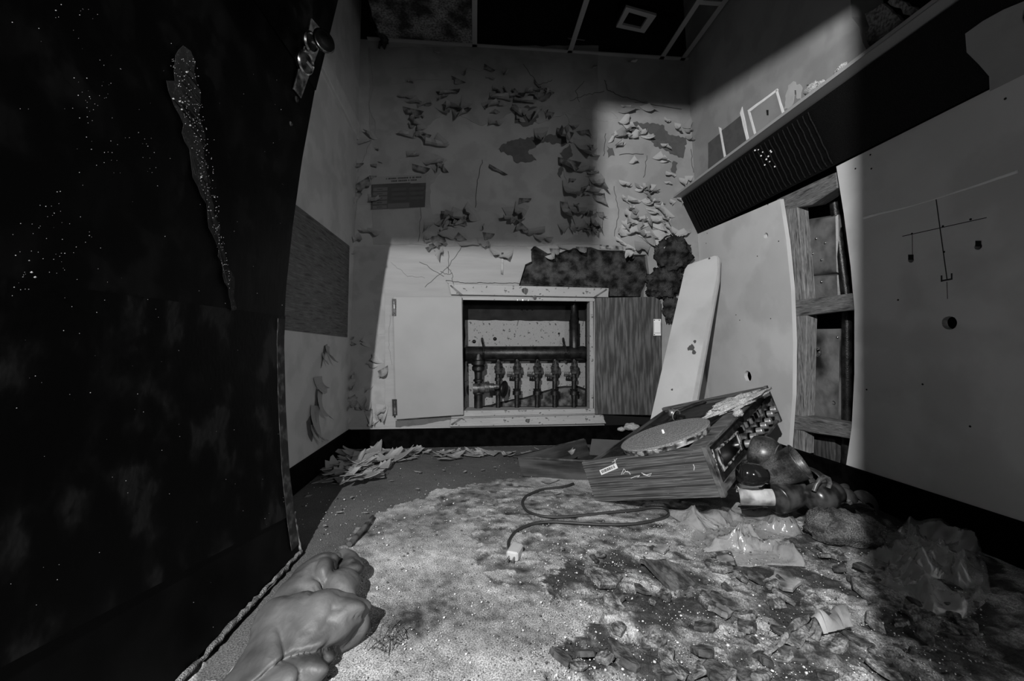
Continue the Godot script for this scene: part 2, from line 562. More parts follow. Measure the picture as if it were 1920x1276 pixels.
func room():
	var top := FC.origin.y + 0.45
	var niche := poly(FB, [866, 558, 1114, 560, 1112, 768, 869, 769])
	var torn := wool_outline()
	var wall := struct(plate("wall_back", FB, rect2(-1.3, -0.1, 2.0, FC.origin.y), 0.12, M.wall_paint, self, [niche, torn], -0.12))
	struct(plate("wall_back", FB, rect2(-1.3, FC.origin.y, 2.0, top), 0.12, M.void, self, [], -0.12))  # wall above the grid, its shade painted in as near black
	M["wall_node"] = wall
	struct(plate("wall_left", FL, rect2(-2.6, -0.1, 0.02, top), 0.1, M.wall_paint_lit, self, [], -0.1))
	struct(plate("ceiling", FC, rect2(-1.4, -D - 0.2, 2.2, 2.6), 0.1, M.slab_shade_black, self, [], -0.55))
	# unseen wall behind the camera, its openings shaped to cut the lamp light
	var FW := Transform3D(Basis(), Vector3(0, 0, 0.1))
	var doorway := PackedVector2Array([Vector2(-0.56, -0.2), Vector2(-0.007, -0.2), Vector2(-0.007, 1.353), Vector2(-0.247, 1.353), Vector2(-0.247, 1.225), Vector2(-0.56, 1.225)])  # left part kept lower to shade the upper left back wall
	var light_opening := rect2(0.28, 0.3, 0.9, 1.25)  # added opening that lets the soft lamp reach the left wall
	struct(plate("wall_front_unseen", FW, rect2(-1.4, -0.1, 2.2, top), 0.015, M.low_bounce_grey, self, [doorway, light_opening]))
	# skirtings
	struct(plate("baseboard_left", FL, rect2(-2.4, 0, 0, 0.105), 0.012, M.black_trim, self, [], 0, 0.003))
	var r := poly(FB, [653, 803, 1320, 800])
	struct(plate("baseboard_back", FB, rect2(r[0].x, 0, r[1].x + 0.1, 0.103), 0.012, M.black_trim, self, [], 0, 0.003))
	struct(plate("baseboard_right", FR, rect2(0, 0, 2.39, 0.117), 0.014, M.black_trim, self, [], 0, 0.003))
	# left wall: dark wood-print band and the rail above it
	var o := struct(plate("trim_1", FL, poly(FL, [500, 343, 654, 461, 650, 632, 500, 614]), 0.004, M.wood_print))
	o = struct(plate("trim_2", FL, poly(FL, [585, 62, 671, 235, 668, 261, 585, 98]), 0.014, M.board_edge, self, [], 0, 0.002))

func wool_outline() -> PackedVector2Array:
	return poly(FB, [970, 545, 985, 495, 997, 490, 995, 468, 1002, 460, 1027, 475, 1051, 473, 1069, 465, 1108, 463, 1122, 468, 1170, 470, 1190, 477, 1213, 477, 1218, 519, 1207, 547, 1207, 590, 1150, 590, 1138, 545])

# ------------------------------------------------------------------ floor
func floor_ground():
	var x0 := -0.75
	var x1 := 1.6
	var z0 := -D - 0.05
	var z1 := -0.6
	var nx := 400
	var nz := 290
	var n1 := FastNoiseLite.new()
	n1.seed = 21; n1.frequency = 3.0; n1.fractal_octaves = 5
	var n2 := FastNoiseLite.new()
	n2.seed = 22; n2.frequency = 9.0; n2.fractal_octaves = 5; n2.fractal_type = FastNoiseLite.FRACTAL_RIDGED
	var n3 := FastNoiseLite.new()
	n3.seed = 23; n3.frequency = 30.0; n3.fractal_octaves = 3
	var lino := PackedVector2Array()
	for q in [[400, 1290], [690, 978], [740, 945], [830, 915], [985, 893], [1050, 870], [1250, 870], [1250, 820], [560, 820], [300, 1000]]:
		var p := on_floor(q[0], q[1])
		lino.append(Vector2(p.x, p.z))
	var dark := PackedVector2Array()
	for q in [[1010, 1095], [1080, 1040], [1200, 1020], [1330, 1050], [1520, 940], [1700, 940], [2000, 1150], [2000, 1400], [1040, 1400], [1040, 1215], [1150, 1160]]:
		var p := on_floor(q[0], q[1])
		dark.append(Vector2(p.x, p.z))
	var worn := PackedVector2Array()
	for q in [[930, 905], [1120, 930], [1330, 945], [1290, 1010], [1200, 1040], [1090, 1075], [1000, 1130], [950, 1110], [905, 1050], [870, 960], [780, 950], [830, 925]]:
		var p := on_floor(q[0], q[1])
		worn.append(Vector2(p.x, p.z))
	var vs := PackedVector3Array()
	var cs := PackedColorArray()
	var ix := PackedInt32Array()
	for j in nz + 1:
		for i in nx + 1:
			var x := lerpf(x0, x1, float(i) / nx)
			var z := lerpf(z0, z1, float(j) / nz)
			var w := Vector2(x + 0.05 * n1.get_noise_2d(x * 3, z * 3) + 0.012 * n3.get_noise_2d(x, z), z + 0.05 * n1.get_noise_2d(x * 3 + 9, z * 3) + 0.012 * n3.get_noise_2d(x + 7, z))
			var a := n1.get_noise_2d(x, z)
			var b := n2.get_noise_2d(x, z)
			var c := n3.get_noise_2d(x, z)
			var h := 0.0
			var g := 0.0
			if Geometry2D.is_point_in_polygon(w, lino):
				h = -0.004 + 0.001 * c
				g = 0.16 + 0.05 * a + 0.02 * c
			elif Geometry2D.is_point_in_polygon(w, dark):
				var k := n1.get_noise_2d(x * 2.3 + 3, z * 2.3)
				var lay := (n1.get_noise_2d(x * 1.1 + 40, z * 2.6) + 0.5) * 5.0 + 0.5 * c
				var fr := lay - floorf(lay)
				h = 0.004 * (floorf(lay) + smoothstep(0.0, 0.16, fr)) - 0.011 + 0.003 * b + 0.002 * c + 0.0022 * n3.get_noise_2d(x * 2.7, z * 2.7)
				g = clampf(0.14 + 0.85 * k + 0.08 * b + 0.25 * c, 0.05, 0.8)
				if fr < 0.16: g *= 0.5
				elif fr < 0.26: g *= 1.5
			elif Geometry2D.is_point_in_polygon(w, worn):
				var k := n1.get_noise_2d(x * 1.9 + 13, z * 3.3)
				var q := n1.get_noise_2d(x * 4 + 3, z * 7)
				h = 0.003 * b + 0.0015 * c + (0.004 if k > 0.12 else 0.0)
				g = 0.24 + 0.3 * q + 0.2 * c + 0.1 * b
				if k > 0.12: g += 0.28
				elif k > 0.09: g *= 0.5
			else:
				h = 0.005 * a + 0.002 * b + 0.001 * c
				g = 0.45 + 0.45 * a + 0.22 * n2.get_noise_2d(x * 0.5, z * 0.5) + 0.25 * c
			vs.append(Vector3(x, h, z))
			g = clampf(g, 0.03, 1.0)
			cs.append(Color(g, g, g))
	for j in nz:
		for i in nx:
			var k := j * (nx + 1) + i
			ix.append_array([k, k + 1, k + nx + 2, k, k + nx + 2, k + nx + 1])
	var arr: Array = []
	arr.resize(Mesh.ARRAY_MAX)
	arr[Mesh.ARRAY_VERTEX] = vs
	arr[Mesh.ARRAY_COLOR] = cs
	arr[Mesh.ARRAY_INDEX] = ix
	var nrm := PackedVector3Array()
	nrm.resize(vs.size())
	for j in nz + 1:
		for i in nx + 1:
			var k := j * (nx + 1) + i
			var l := vs[k - 1 if i > 0 else k]; var r := vs[k + 1 if i < nx else k]
			var t := vs[k - nx - 1 if j > 0 else k]; var q := vs[k + nx + 1 if j < nz else k]
			nrm[k] = (q - t).cross(r - l).normalized()
	arr[Mesh.ARRAY_NORMAL] = nrm
	var m := ArrayMesh.new()
	m.add_surface_from_arrays(Mesh.PRIMITIVE_TRIANGLES, arr)
	var f := struct(obj("floor", m, M.floor))
	plate("subfloor", FF, rect2(-1.4, -2.6, 2.2, D + 0.2), 0.1, M.low_bounce_grey, f, [], -0.14)

# ------------------------------------------------------------------ ceiling
func ceiling_grid():
	var g := plate("trim_3", FC, rect2(hit(FB, 690, 60).x, -D, FR.origin.x, -D + 0.022), 0.006, M.rail_metal)
	struct(g)
	for q in [[890, 58], [1075, 76], [1243, 104], [1279, 111]]:
		var p := hit(FC, q[0], q[1])
		plate("ceiling_rail", FC, rect2(p.x - 0.013, -D, p.x + 0.013, 0.05), 0.006, M.rail_metal, g)
	var a := hit(FC, 1243, 104).x
	var b := hit(FC, 1279, 111).x
	var cz := hit(FC, 1355, 6).z
	plate("cross_rail", FC, rect2(a, cz - 0.012, b, cz + 0.012), 0.005, M.rail_metal, g)
	# one surviving tile, laid on the rails
	var x1 := hit(FC, 888, 58).x
	var t := thing("ceiling_tile", "pale pitted ceiling tile left in the grid at upper left of back wall", "ceiling tile", Transform3D(Basis(), Vector3(x1 - 0.24, FC.origin.y, -D + 0.35)))
	plate("tile_panel", FC, ragged(rect2(hit(FC, 702, 40).x, -D + 0.02, x1, -D + 0.62), 0.03, 0.006), 0.018, M.tile_texture, t, [], -0.018)
	# old battens seen in the void
	for q in [[1190, 18, 1290, 45], [1100, 34, 1180, 46]]:
		var pa := hit(FC, q[0], q[1], -0.25)
		var pb := hit(FC, q[2], q[3], -0.25)
		var d := (pb - pa).normalized()
		var st := begin()
		add_box(st, Vector3(-0.02, 0, -0.02), Vector3(0.02, pa.distance_to(pb) + 0.5, 0.02), 0.003)
		tag(obj("ceiling_batten", done(st), M.black_trim, self, along(pa - d * 0.1, d)), "dark batten crossing the black void above the open grid, %s" % ("nearer the frame" if q[0] > 1150 else "nearer the middle rail"), "batten", "battens in the ceiling void")
	# the square frame of a lost lamp hanging in the grid
	var fr := thing("lamp_frame", "pale square frame of a missing ceiling lamp hanging between two rails", "lamp frame", Transform3D(Basis(), hit(FC, 1192, 34)))
	var outer := poly(FC, [1155, 47, 1174, 9, 1231, 25, 1208, 58], -0.02)
	var inner := poly(FC, [1166, 42, 1180, 18, 1215, 28, 1201, 50], -0.02)
	plate("frame", FC, outer, 0.012, M.rail_metal, fr, [inner], -0.02)
	plate("lip", FC, poly(FC, [1178, 19, 1180, 15, 1218, 26, 1215, 30], -0.02), 0.02, M.rail_metal, fr, [], -0.03)
	# a dangling rag of felt in the far left corner
	var st := begin()
	add_sheet(st, 6, 14, func(u, v):
		var c := hit(FB, 705, 25).lerp(hit(FB, 722, 95), v)
		return c + Vector3((u - 0.5) * 0.07 * (1.0 - 0.6 * v) + 0.01 * sin(v * 17), 0, 0.03 + 0.02 * sin(u * 9 + v * 11)), 0.012)
	tag(obj("hanging_rag", done(st), M.wool), "black ragged strip hanging from the ceiling in the far left corner", "rag")

# ------------------------------------------------------------------ paint on the back wall
func flake(w: float, l: float, curl: float, taper: float, seed_n: int) -> ArrayMesh:   # hinge along x at y = 0, hangs down -y and lifts to +z
	var r := RandomNumberGenerator.new()
	r.seed = seed_n
	var j: Array = []
	for i in 9: j.append(r.randf_range(0.65, 1.2))
	var sk := r.randf_range(-0.35, 0.35)
	var tw := r.randf_range(-0.7, 0.7)
	var st := begin()
	add_sheet(st, 3, 5, func(u, v):
		var th: float = curl * v * (1.0 + tw * (u - 0.5))
		var d: float = l * v * j[int(u * 3.01)]
		var yy: float = d if absf(th) < 0.01 else d * sin(th) / th
		var zz: float = 0.0 if absf(th) < 0.01 else d * (1.0 - cos(th)) / th
		return Vector3((u - 0.5) * w * (1.0 - taper * v) + sk * d, -yy, zz + 0.0015), 0.0012, false)
	return done(st)

func back_wall_paint():
	var wall: Node = M["wall_node"]
	# upper coat of paint, still proud of the wall, with the area where it came away
	var lost := ragged(poly(FB, [772, 232, 800, 236, 842, 205, 905, 236, 962, 210, 1010, 232, 1060, 214, 1075, 250, 1052, 300, 1062, 345, 1058, 400, 1085, 440, 1040, 462, 1000, 430, 955, 420, 925, 398, 880, 392, 850, 400, 812, 402, 806, 352, 838, 300, 795, 282]), 0.02, 0.007)
	plate("paint_coat", FB, ragged(poly(FB, [690, 90, 1122, 86, 1118, 330, 1126, 458, 940, 462, 700, 458]), 0.04, 0.004), 0.0035, M.old_paint, wall, [lost])
	# lower sheet: painted plywood, its upper edge at eye height
	var low := poly(FB, [662, 462, 985, 462, 996, 470, 996, 490, 984, 496, 968, 540, 868, 540, 868, 556, 866, 800, 662, 800])
	plate("ply_sheet", FB, low, 0.003, M.ply_paint, wall)
	for q in [[652, 466, 722, 466, 722, 626, 652, 630], [652, 634, 722, 630, 722, 800, 652, 800]]:
		plate("ply_sheet", FB, poly(FB, q), 0.004, M.old_paint, wall, [], 0.001)
	# bare stained patches, torn at the edges
	for q in [[932, 281, 951, 266, 971, 262, 1002, 258, 1053, 250, 1072, 270, 1014, 268, 990, 285, 1006, 301, 967, 305, 957, 291],
			[968, 205, 990, 198, 1012, 205, 1006, 228, 985, 238, 965, 232], [1053, 213, 1088, 201, 1143, 211, 1158, 223, 1135, 228, 1088, 219],
			[1158, 230, 1186, 230, 1241, 234, 1256, 254, 1287, 258, 1280, 297, 1260, 289, 1225, 273, 1217, 250, 1182, 250],
			[1050, 288, 1068, 270, 1074, 290, 1056, 305], [1138, 275, 1148, 278, 1152, 292, 1140, 296], [1262, 302, 1270, 306, 1266, 325, 1258, 322], [1050, 300, 1056, 298, 1052, 335, 1047, 330]]:
		plate("bare_patch", FB, ragged(poly(FB, q), 0.012, 0.008), 0.0006, M.bare_patch, wall, [], 0.0045)
	# curling flakes: px, py, width px, length px, turn in degrees, curl, taper
	var list := [[865, 200, 34, 34, 8, 1.2, 0.7], [878, 185, 22, 42, 24, 1.0, 0.6], [845, 192, 36, 30, -20, 1.6, 0.5], [775, 205, 34, 26, 10, 1.5, 0.6], [782, 222, 24, 24, 40, 1.8, 0.5],
		[762, 178, 30, 16, 0, 1.3, 0.4], [840, 170, 40, 18, -10, 1.6, 0.4], [820, 268, 40, 26, 5, 2.2, 0.4], [812, 300, 36, 22, -8, 1.7, 0.5], [790, 312, 30, 20, 12, 1.5, 0.6],
		[770, 250, 26, 24, 30, 1.6, 0.4], [775, 284, 24, 20, 0, 1.5, 0.4], [832, 312, 26, 18, 50, 2.0, 0.6], [920, 190, 34, 34, -15, 1.7, 0.6], [940, 180, 40, 26, 12, 1.9, 0.4],
		[962, 175, 42, 20, -4, 1.5, 0.3], [985, 182, 40, 26, 18, 1.6, 0.4], [1000, 205, 34, 36, -24, 1.5, 0.6], [975, 205, 30, 30, 30, 1.8, 0.5], [1015, 240, 26, 40, -10, 1.2, 0.6],
		[930, 225, 26, 24, 10, 1.4, 0.6], [1060, 245, 30, 40, 14, 1.6, 0.5], [1085, 262, 22, 50, -8, 1.2, 0.5], [1070, 255, 26, 26, 60, 2.0, 0.4], [1068, 300, 40, 40, 10, 1.6, 0.6],
		[1085, 312, 36, 30, -12, 1.8, 0.5], [1072, 345, 34, 40, 20, 1.5, 0.6], [1095, 350, 34, 34, -20, 1.7, 0.5], [1082, 378, 36, 40, 5, 1.4, 0.6], [1105, 385, 26, 36, -10, 1.6, 0.5],
		[1062, 380, 22, 46, 8, 1.2, 0.4], [1115, 330, 22, 40, -6, 1.6, 0.4], [1120, 400, 22, 46, 0, 1.4, 0.4], [935, 318, 34, 12, 28, 1.5, 0.3], [958, 388, 30, 46, -6, 1.1, 0.6],
		[980, 382, 24, 44, 20, 1.3, 0.5], [985, 372, 20, 12, 0, 1.2, 0.2], [968, 402, 20, 34, 40, 1.4, 0.3], [828, 405, 40, 30, -28, 1.7, 0.5], [848, 398, 36, 34, 4, 2.1, 0.4],
		[868, 395, 34, 38, 22, 1.8, 0.5], [890, 395, 36, 30, 52, 1.5, 0.6], [856, 412, 26, 32, 0, 2.2, 0.5], [1000, 428, 40, 28, -12, 1.5, 0.6], [1015, 440, 34, 24, 18, 1.7, 0.5],
		[985, 425, 30, 26, 44, 1.6, 0.5], [840, 440, 34, 16, 20, 1.5, 0.5], [880, 455, 40, 12, 5, 1.6, 0.4], [820, 455, 28, 12, -14, 1.5, 0.5], [945, 470, 34, 26, -20, 1.3, 0.7],
		[928, 466, 24, 18, 30, 1.4, 0.5], [1170, 340, 20, 18, 12, 1.6, 0.4], [1208, 345, 16, 22, -30, 1.6, 0.5], [1190, 372, 26, 18, 20, 1.5, 0.5], [1215, 375, 24, 20, -15, 1.7, 0.4],
		[1235, 382, 18, 26, 10, 1.6, 0.5], [1186, 392, 18, 14, 40, 1.6, 0.4], [1225, 405, 30, 24, 0, 1.5, 0.5], [1250, 405, 18, 22, 24, 1.5, 0.4], [1180, 428, 26, 22, -20, 1.5, 0.5],
		[1200, 430, 24, 26, 14, 1.7, 0.4], [1225, 432, 34, 34, -10, 1.0, 0.4], [1260, 425, 26, 22, 30, 1.4, 0.5], [1272, 432, 20, 18, -24, 1.4, 0.4], [1205, 455, 30, 26, 10, 1.2, 0.5],
		[1180, 250, 22, 22, 40, 1.5, 0.6], [1200, 245, 20, 18, -20, 1.6, 0.5], [1270, 232, 12, 26, 10, 1.3, 0.6], [1290, 255, 12, 20, -10, 1.4, 0.5], [1245, 270, 14, 16, 0, 1.5, 0.4],
		[1172, 198, 16, 10, 0, 1.5, 0.3], [1258, 325, 20, 12, 20, 1.3, 0.4], [660, 640, 18, 14, 30, 1.5, 0.6], [690, 640, 22, 12, 60, 1.5, 0.7], [712, 670, 22, 16, 50, 1.6, 0.4],
		[718, 690, 18, 18, -30, 1.5, 0.4], [700, 680, 20, 12, 20, 1.5, 0.4], [658, 710, 14, 26, 0, 1.4, 0.4], [664, 745, 16, 24, 20, 1.4, 0.4], [684, 752, 22, 18, -20, 1.5, 0.4],
		[716, 758, 18, 18, 10, 1.2, 0.3], [700, 330, 12, 8, 0, 1.4, 0.4], [706, 276, 6, 12, 0, 1.4, 0.3], [712, 302, 8, 6, 0, 1.3, 0.3], [1000, 168, 22, 8, 4, 1.3, 0.3],
		[920, 145, 18, 8, 0, 1.4, 0.4], [820, 96, 16, 10, 20, 1.4, 0.4], [1180, 112, 14, 16, 0, 1.4, 0.4], [1080, 74, 30, 5, 4, 1.2, 0.2], [850, 72, 30, 5, 2, 1.2, 0.2],
		[1040, 466, 18, 20, 0, 1.2, 0.7], [1060, 462, 26, 12, 10, 1.3, 0.5], [1030, 478, 16, 12, -20, 1.2, 0.6], [1090, 463, 20, 18, 0, 1.2, 0.8]]
	# more of the same along the torn borders and over the blistered right-hand side
	for zone in [[1140, 190, 1300, 300, 16], [1165, 330, 1300, 470, 40], [1055, 230, 1125, 450, 26], [930, 165, 1040, 235, 16], [765, 175, 850, 330, 14], [800, 395, 920, 470, 16], [655, 620, 730, 790, 14], [690, 120, 1130, 175, 10], [660, 250, 705, 470, 10]]:
		for i in zone[4]:
			list.append([rng.randf_range(zone[0], zone[2]), rng.randf_range(zone[1], zone[3]), rng.randf_range(9, 26), rng.randf_range(8, 26), rng.randf_range(-60, 60), rng.randf_range(0.8, 1.7), rng.randf_range(0.2, 0.8)])
	var k := 0
	for f in list:
		var p := hit(FB, f[0], f[1])
		var s := 1.0 / 339.0
		var q: float = p.x + 0
		var b := Basis(Vector3(0, 0, 1), deg_to_rad(-f[4]))
		obj("paint_flake", flake(f[2] * s * 1.15, f[3] * s * 1.25, f[5] * 1.25, f[6], 100 + k), (M.flake_pale if k % 4 else M.flake_paint) if f[0] > 1135 else (M.flake_paint if k % 3 else M.flake_back), wall, Transform3D(b, p + Vector3(0, 0, 0.003)))
		k += 1
	# hairline cracks: thin lifted ridges of paint
	for c in [[1096, 152, 1080, 170, 1086, 195], [1134, 150, 1138, 168, 1160, 180, 1220, 195], [1068, 190, 1100, 178, 1138, 172], [1190, 192, 1290, 206], [905, 300, 893, 352, 892, 395], [735, 492, 765, 518, 800, 520],
			[870, 458, 840, 500, 790, 545], [787, 490, 838, 522], [840, 470, 842, 520], [732, 590, 728, 640, 735, 690], [690, 718, 726, 670], [1135, 250, 1132, 300], [1212, 292, 1206, 340], [1160, 290, 1212, 288],
			[692, 90, 700, 160, 692, 200, 706, 240, 690, 280, 668, 330], [672, 330, 668, 400, 662, 455], [786, 330, 790, 400, 784, 460], [1295, 280, 1300, 330], [815, 470, 818, 478, 835, 480], [838, 500, 848, 512, 850, 540], [826, 508, 832, 513, 848, 513], [700, 560, 712, 600, 706, 640], [668, 470, 664, 560, 672, 640], [1150, 350, 1160, 400, 1150, 450], [745, 130, 830, 120, 900, 134, 960, 126], [980, 120, 1010, 160, 1040, 150], [730, 160, 790, 150, 860, 152]]:
		var pts: Array = []
		for i in range(0, c.size() - 2, 2):
			var a := hit(FB, c[i], c[i + 1])
			var b := hit(FB, c[i + 2], c[i + 3])
			for t in 8: pts.append(a.lerp(b, t / 8.0) + Vector3(rng.randf_range(-1, 1), rng.randf_range(-1, 1), 0) * 0.004)
		var st := begin()
		add_tube(st, pts, 0.0016, 5)
		obj("crack_edge", done(st), M.old_paint if c[0] < 760 else M.bare_patch, wall, Transform3D(Basis(), Vector3(0, 0, 0.004)))
	# metal strip at the torn edge, and the dangling sliver
	var o := plate("metal_strip", FB, poly(FB, [1124, 459, 1168, 462, 1168, 470, 1124, 466]), 0.006, M.brushed)
	tag(o, "short pale metal strip screwed along the torn edge above the dark insulation", "metal strip")
	o = plate("paint_sliver", FB, poly(FB, [940, 474, 944, 474, 943, 515, 939, 514]), 0.006, M.flake_back, wall, [], 0.004)
	# left wall: two torn strips
	for q in [[612, 648, 14, 34, 10, 1.2], [604, 662, 8, 22, 20, 1.0], [594, 706, 26, 30, 0, 1.2], [598, 735, 16, 60, 22, 0.9], [590, 760, 30, 55, 10, 0.7], [586, 795, 18, 36, 6, 1.2]]:
		var p := hit(FL, q[0], q[1])
		var s: float = -p.z / 780.0
		var b := Basis(FL.basis.x, FL.basis.y, FL.basis.z) * Basis(Vector3(0, 0, 1), deg_to_rad(-q[4]))
		k += 1
		obj("paint_flake", flake(q[2] * s * 1.5, q[3] * s, q[5], 0.5, 300 + k), M.flake_paint, get_node("wall_left"), Transform3D(b, p + FL.basis.z * 0.003))
	var bare := ragged(poly(FL, [607, 648, 613, 645, 606, 672, 601, 690, 603, 668]), 0.015, 0.003)
	plate("bare_patch", FL, bare, 0.001, M.bare_patch, get_node("wall_left"), [], 0.001)
	bare = ragged(poly(FL, [592, 728, 604, 735, 601, 760, 588, 800, 584, 828, 577, 815, 574, 790, 588, 770]), 0.015, 0.003)
	plate("bare_patch", FL, bare, 0.001, M.bare_patch, get_node("wall_left"), [], 0.001)
	notice()

func notice():
	var im := Image.create(424, 272, false, Image.FORMAT_RGB8)
	im.fill(Color(0.5, 0.5, 0.5))
	var ink := Color(0.07, 0.07, 0.07)
	im.fill_rect(Rect2i(0, 70, 424, 202), Color(0.1, 0.1, 0.1))
	var r := RandomNumberGenerator.new()
	r.seed = 5
	for line in [[110, 14, 270], [150, 36, 190]]:      # two lines of print too small to read
		var x: int = line[0]
		while x < line[0] + line[2]:
			var w := r.randi_range(4, 12)
			im.fill_rect(Rect2i(x, line[1], w, 13), ink)
			x += w + (10 if r.randf() < 0.2 else 2)
	im.fill_rect(Rect2i(0, 62, 300, 16), ink)
	im.fill_rect(Rect2i(0, 62, 12, 210), ink)
	for i in 5:
		im.fill_rect(Rect2i(14, 92 + i * 37, 110, 27), Color(0.3, 0.3, 0.3))
		im.fill_rect(Rect2i(45, 102 + i * 37, 40, 7), ink)
	for cc in [[160, 3], [300, 3]]:
		for i in 3:
			im.fill_rect(Rect2i(cc[0], 92 + i * 40, 110, 5), ink)
			im.fill_rect(Rect2i(cc[0], 102 + i * 40, 110, 22), Color(0.18, 0.18, 0.18))
			im.fill_rect(Rect2i(cc[0], 128 + i * 40, 110, 5), ink)
	im.fill_rect(Rect2i(130, 228, 170, 40), Color(0.28, 0.28, 0.28))
	var m := StandardMaterial3D.new()
	m.albedo_texture = ImageTexture.create_from_image(im)
	m.roughness = 0.4
	var t := thing("notice_sheet", "printed notice with black table in a creased plastic sleeve on back wall", "notice", Transform3D(Basis(), hit(FB, 748, 392)))
	var p := [hit(FB, 696, 394), hit(FB, 797, 389), hit(FB, 800, 328), hit(FB, 698, 333)]
	for i in 4: p[i] += Vector3(0, 0, 0.008)
	obj("paper", printed(p, 0.001), m, t)
	var st := begin()
	add_sheet(st, 12, 8, func(u, v):
		var a: Vector3 = (p[0] as Vector3).lerp(p[1], u * 1.06 - 0.02)
		var b: Vector3 = (p[3] as Vector3).lerp(p[2], u * 1.06 - 0.02)
		return a.lerp(b, v * 1.06 - 0.03) + Vector3(0, 0, 0.003 + 0.004 * u * u * sin(u * 19 + v * 13) * sin(v * 8 + u * 5) + 0.003 * u))
	var g := StandardMaterial3D.new()
	g.albedo_color = Color(0.9, 0.9, 0.9, 0.06)
	g.transparency = BaseMaterial3D.TRANSPARENCY_ALPHA
	g.roughness = 0.08
	g.cull_mode = BaseMaterial3D.CULL_DISABLED
	obj("plastic_sleeve", done(st), g, t)

func printed(p: Array, t: float) -> ArrayMesh:   # a printed card: corners bl, br, tr, tl; the whole picture on its face
	var n: Vector3 = ((p[1] - p[0]) as Vector3).cross(p[3] - p[0]).normalized() * t
	var st := SurfaceTool.new()
	st.begin(Mesh.PRIMITIVE_TRIANGLES)
	st.set_smooth_group(-1)
	var uv := [Vector2(0, 1), Vector2(1, 1), Vector2(1, 0), Vector2(0, 0)]
	for i in [0, 2, 1, 0, 3, 2]:
		st.set_uv(uv[i]); st.add_vertex(p[i] + n)
	for i in 4:
		var j := (i + 1) % 4
		for q in [p[i], p[j] + n, p[j], p[i], p[i] + n, p[j] + n]:
			st.set_uv(Vector2(0.01, 0.01)); st.add_vertex(q)
	return done(st)

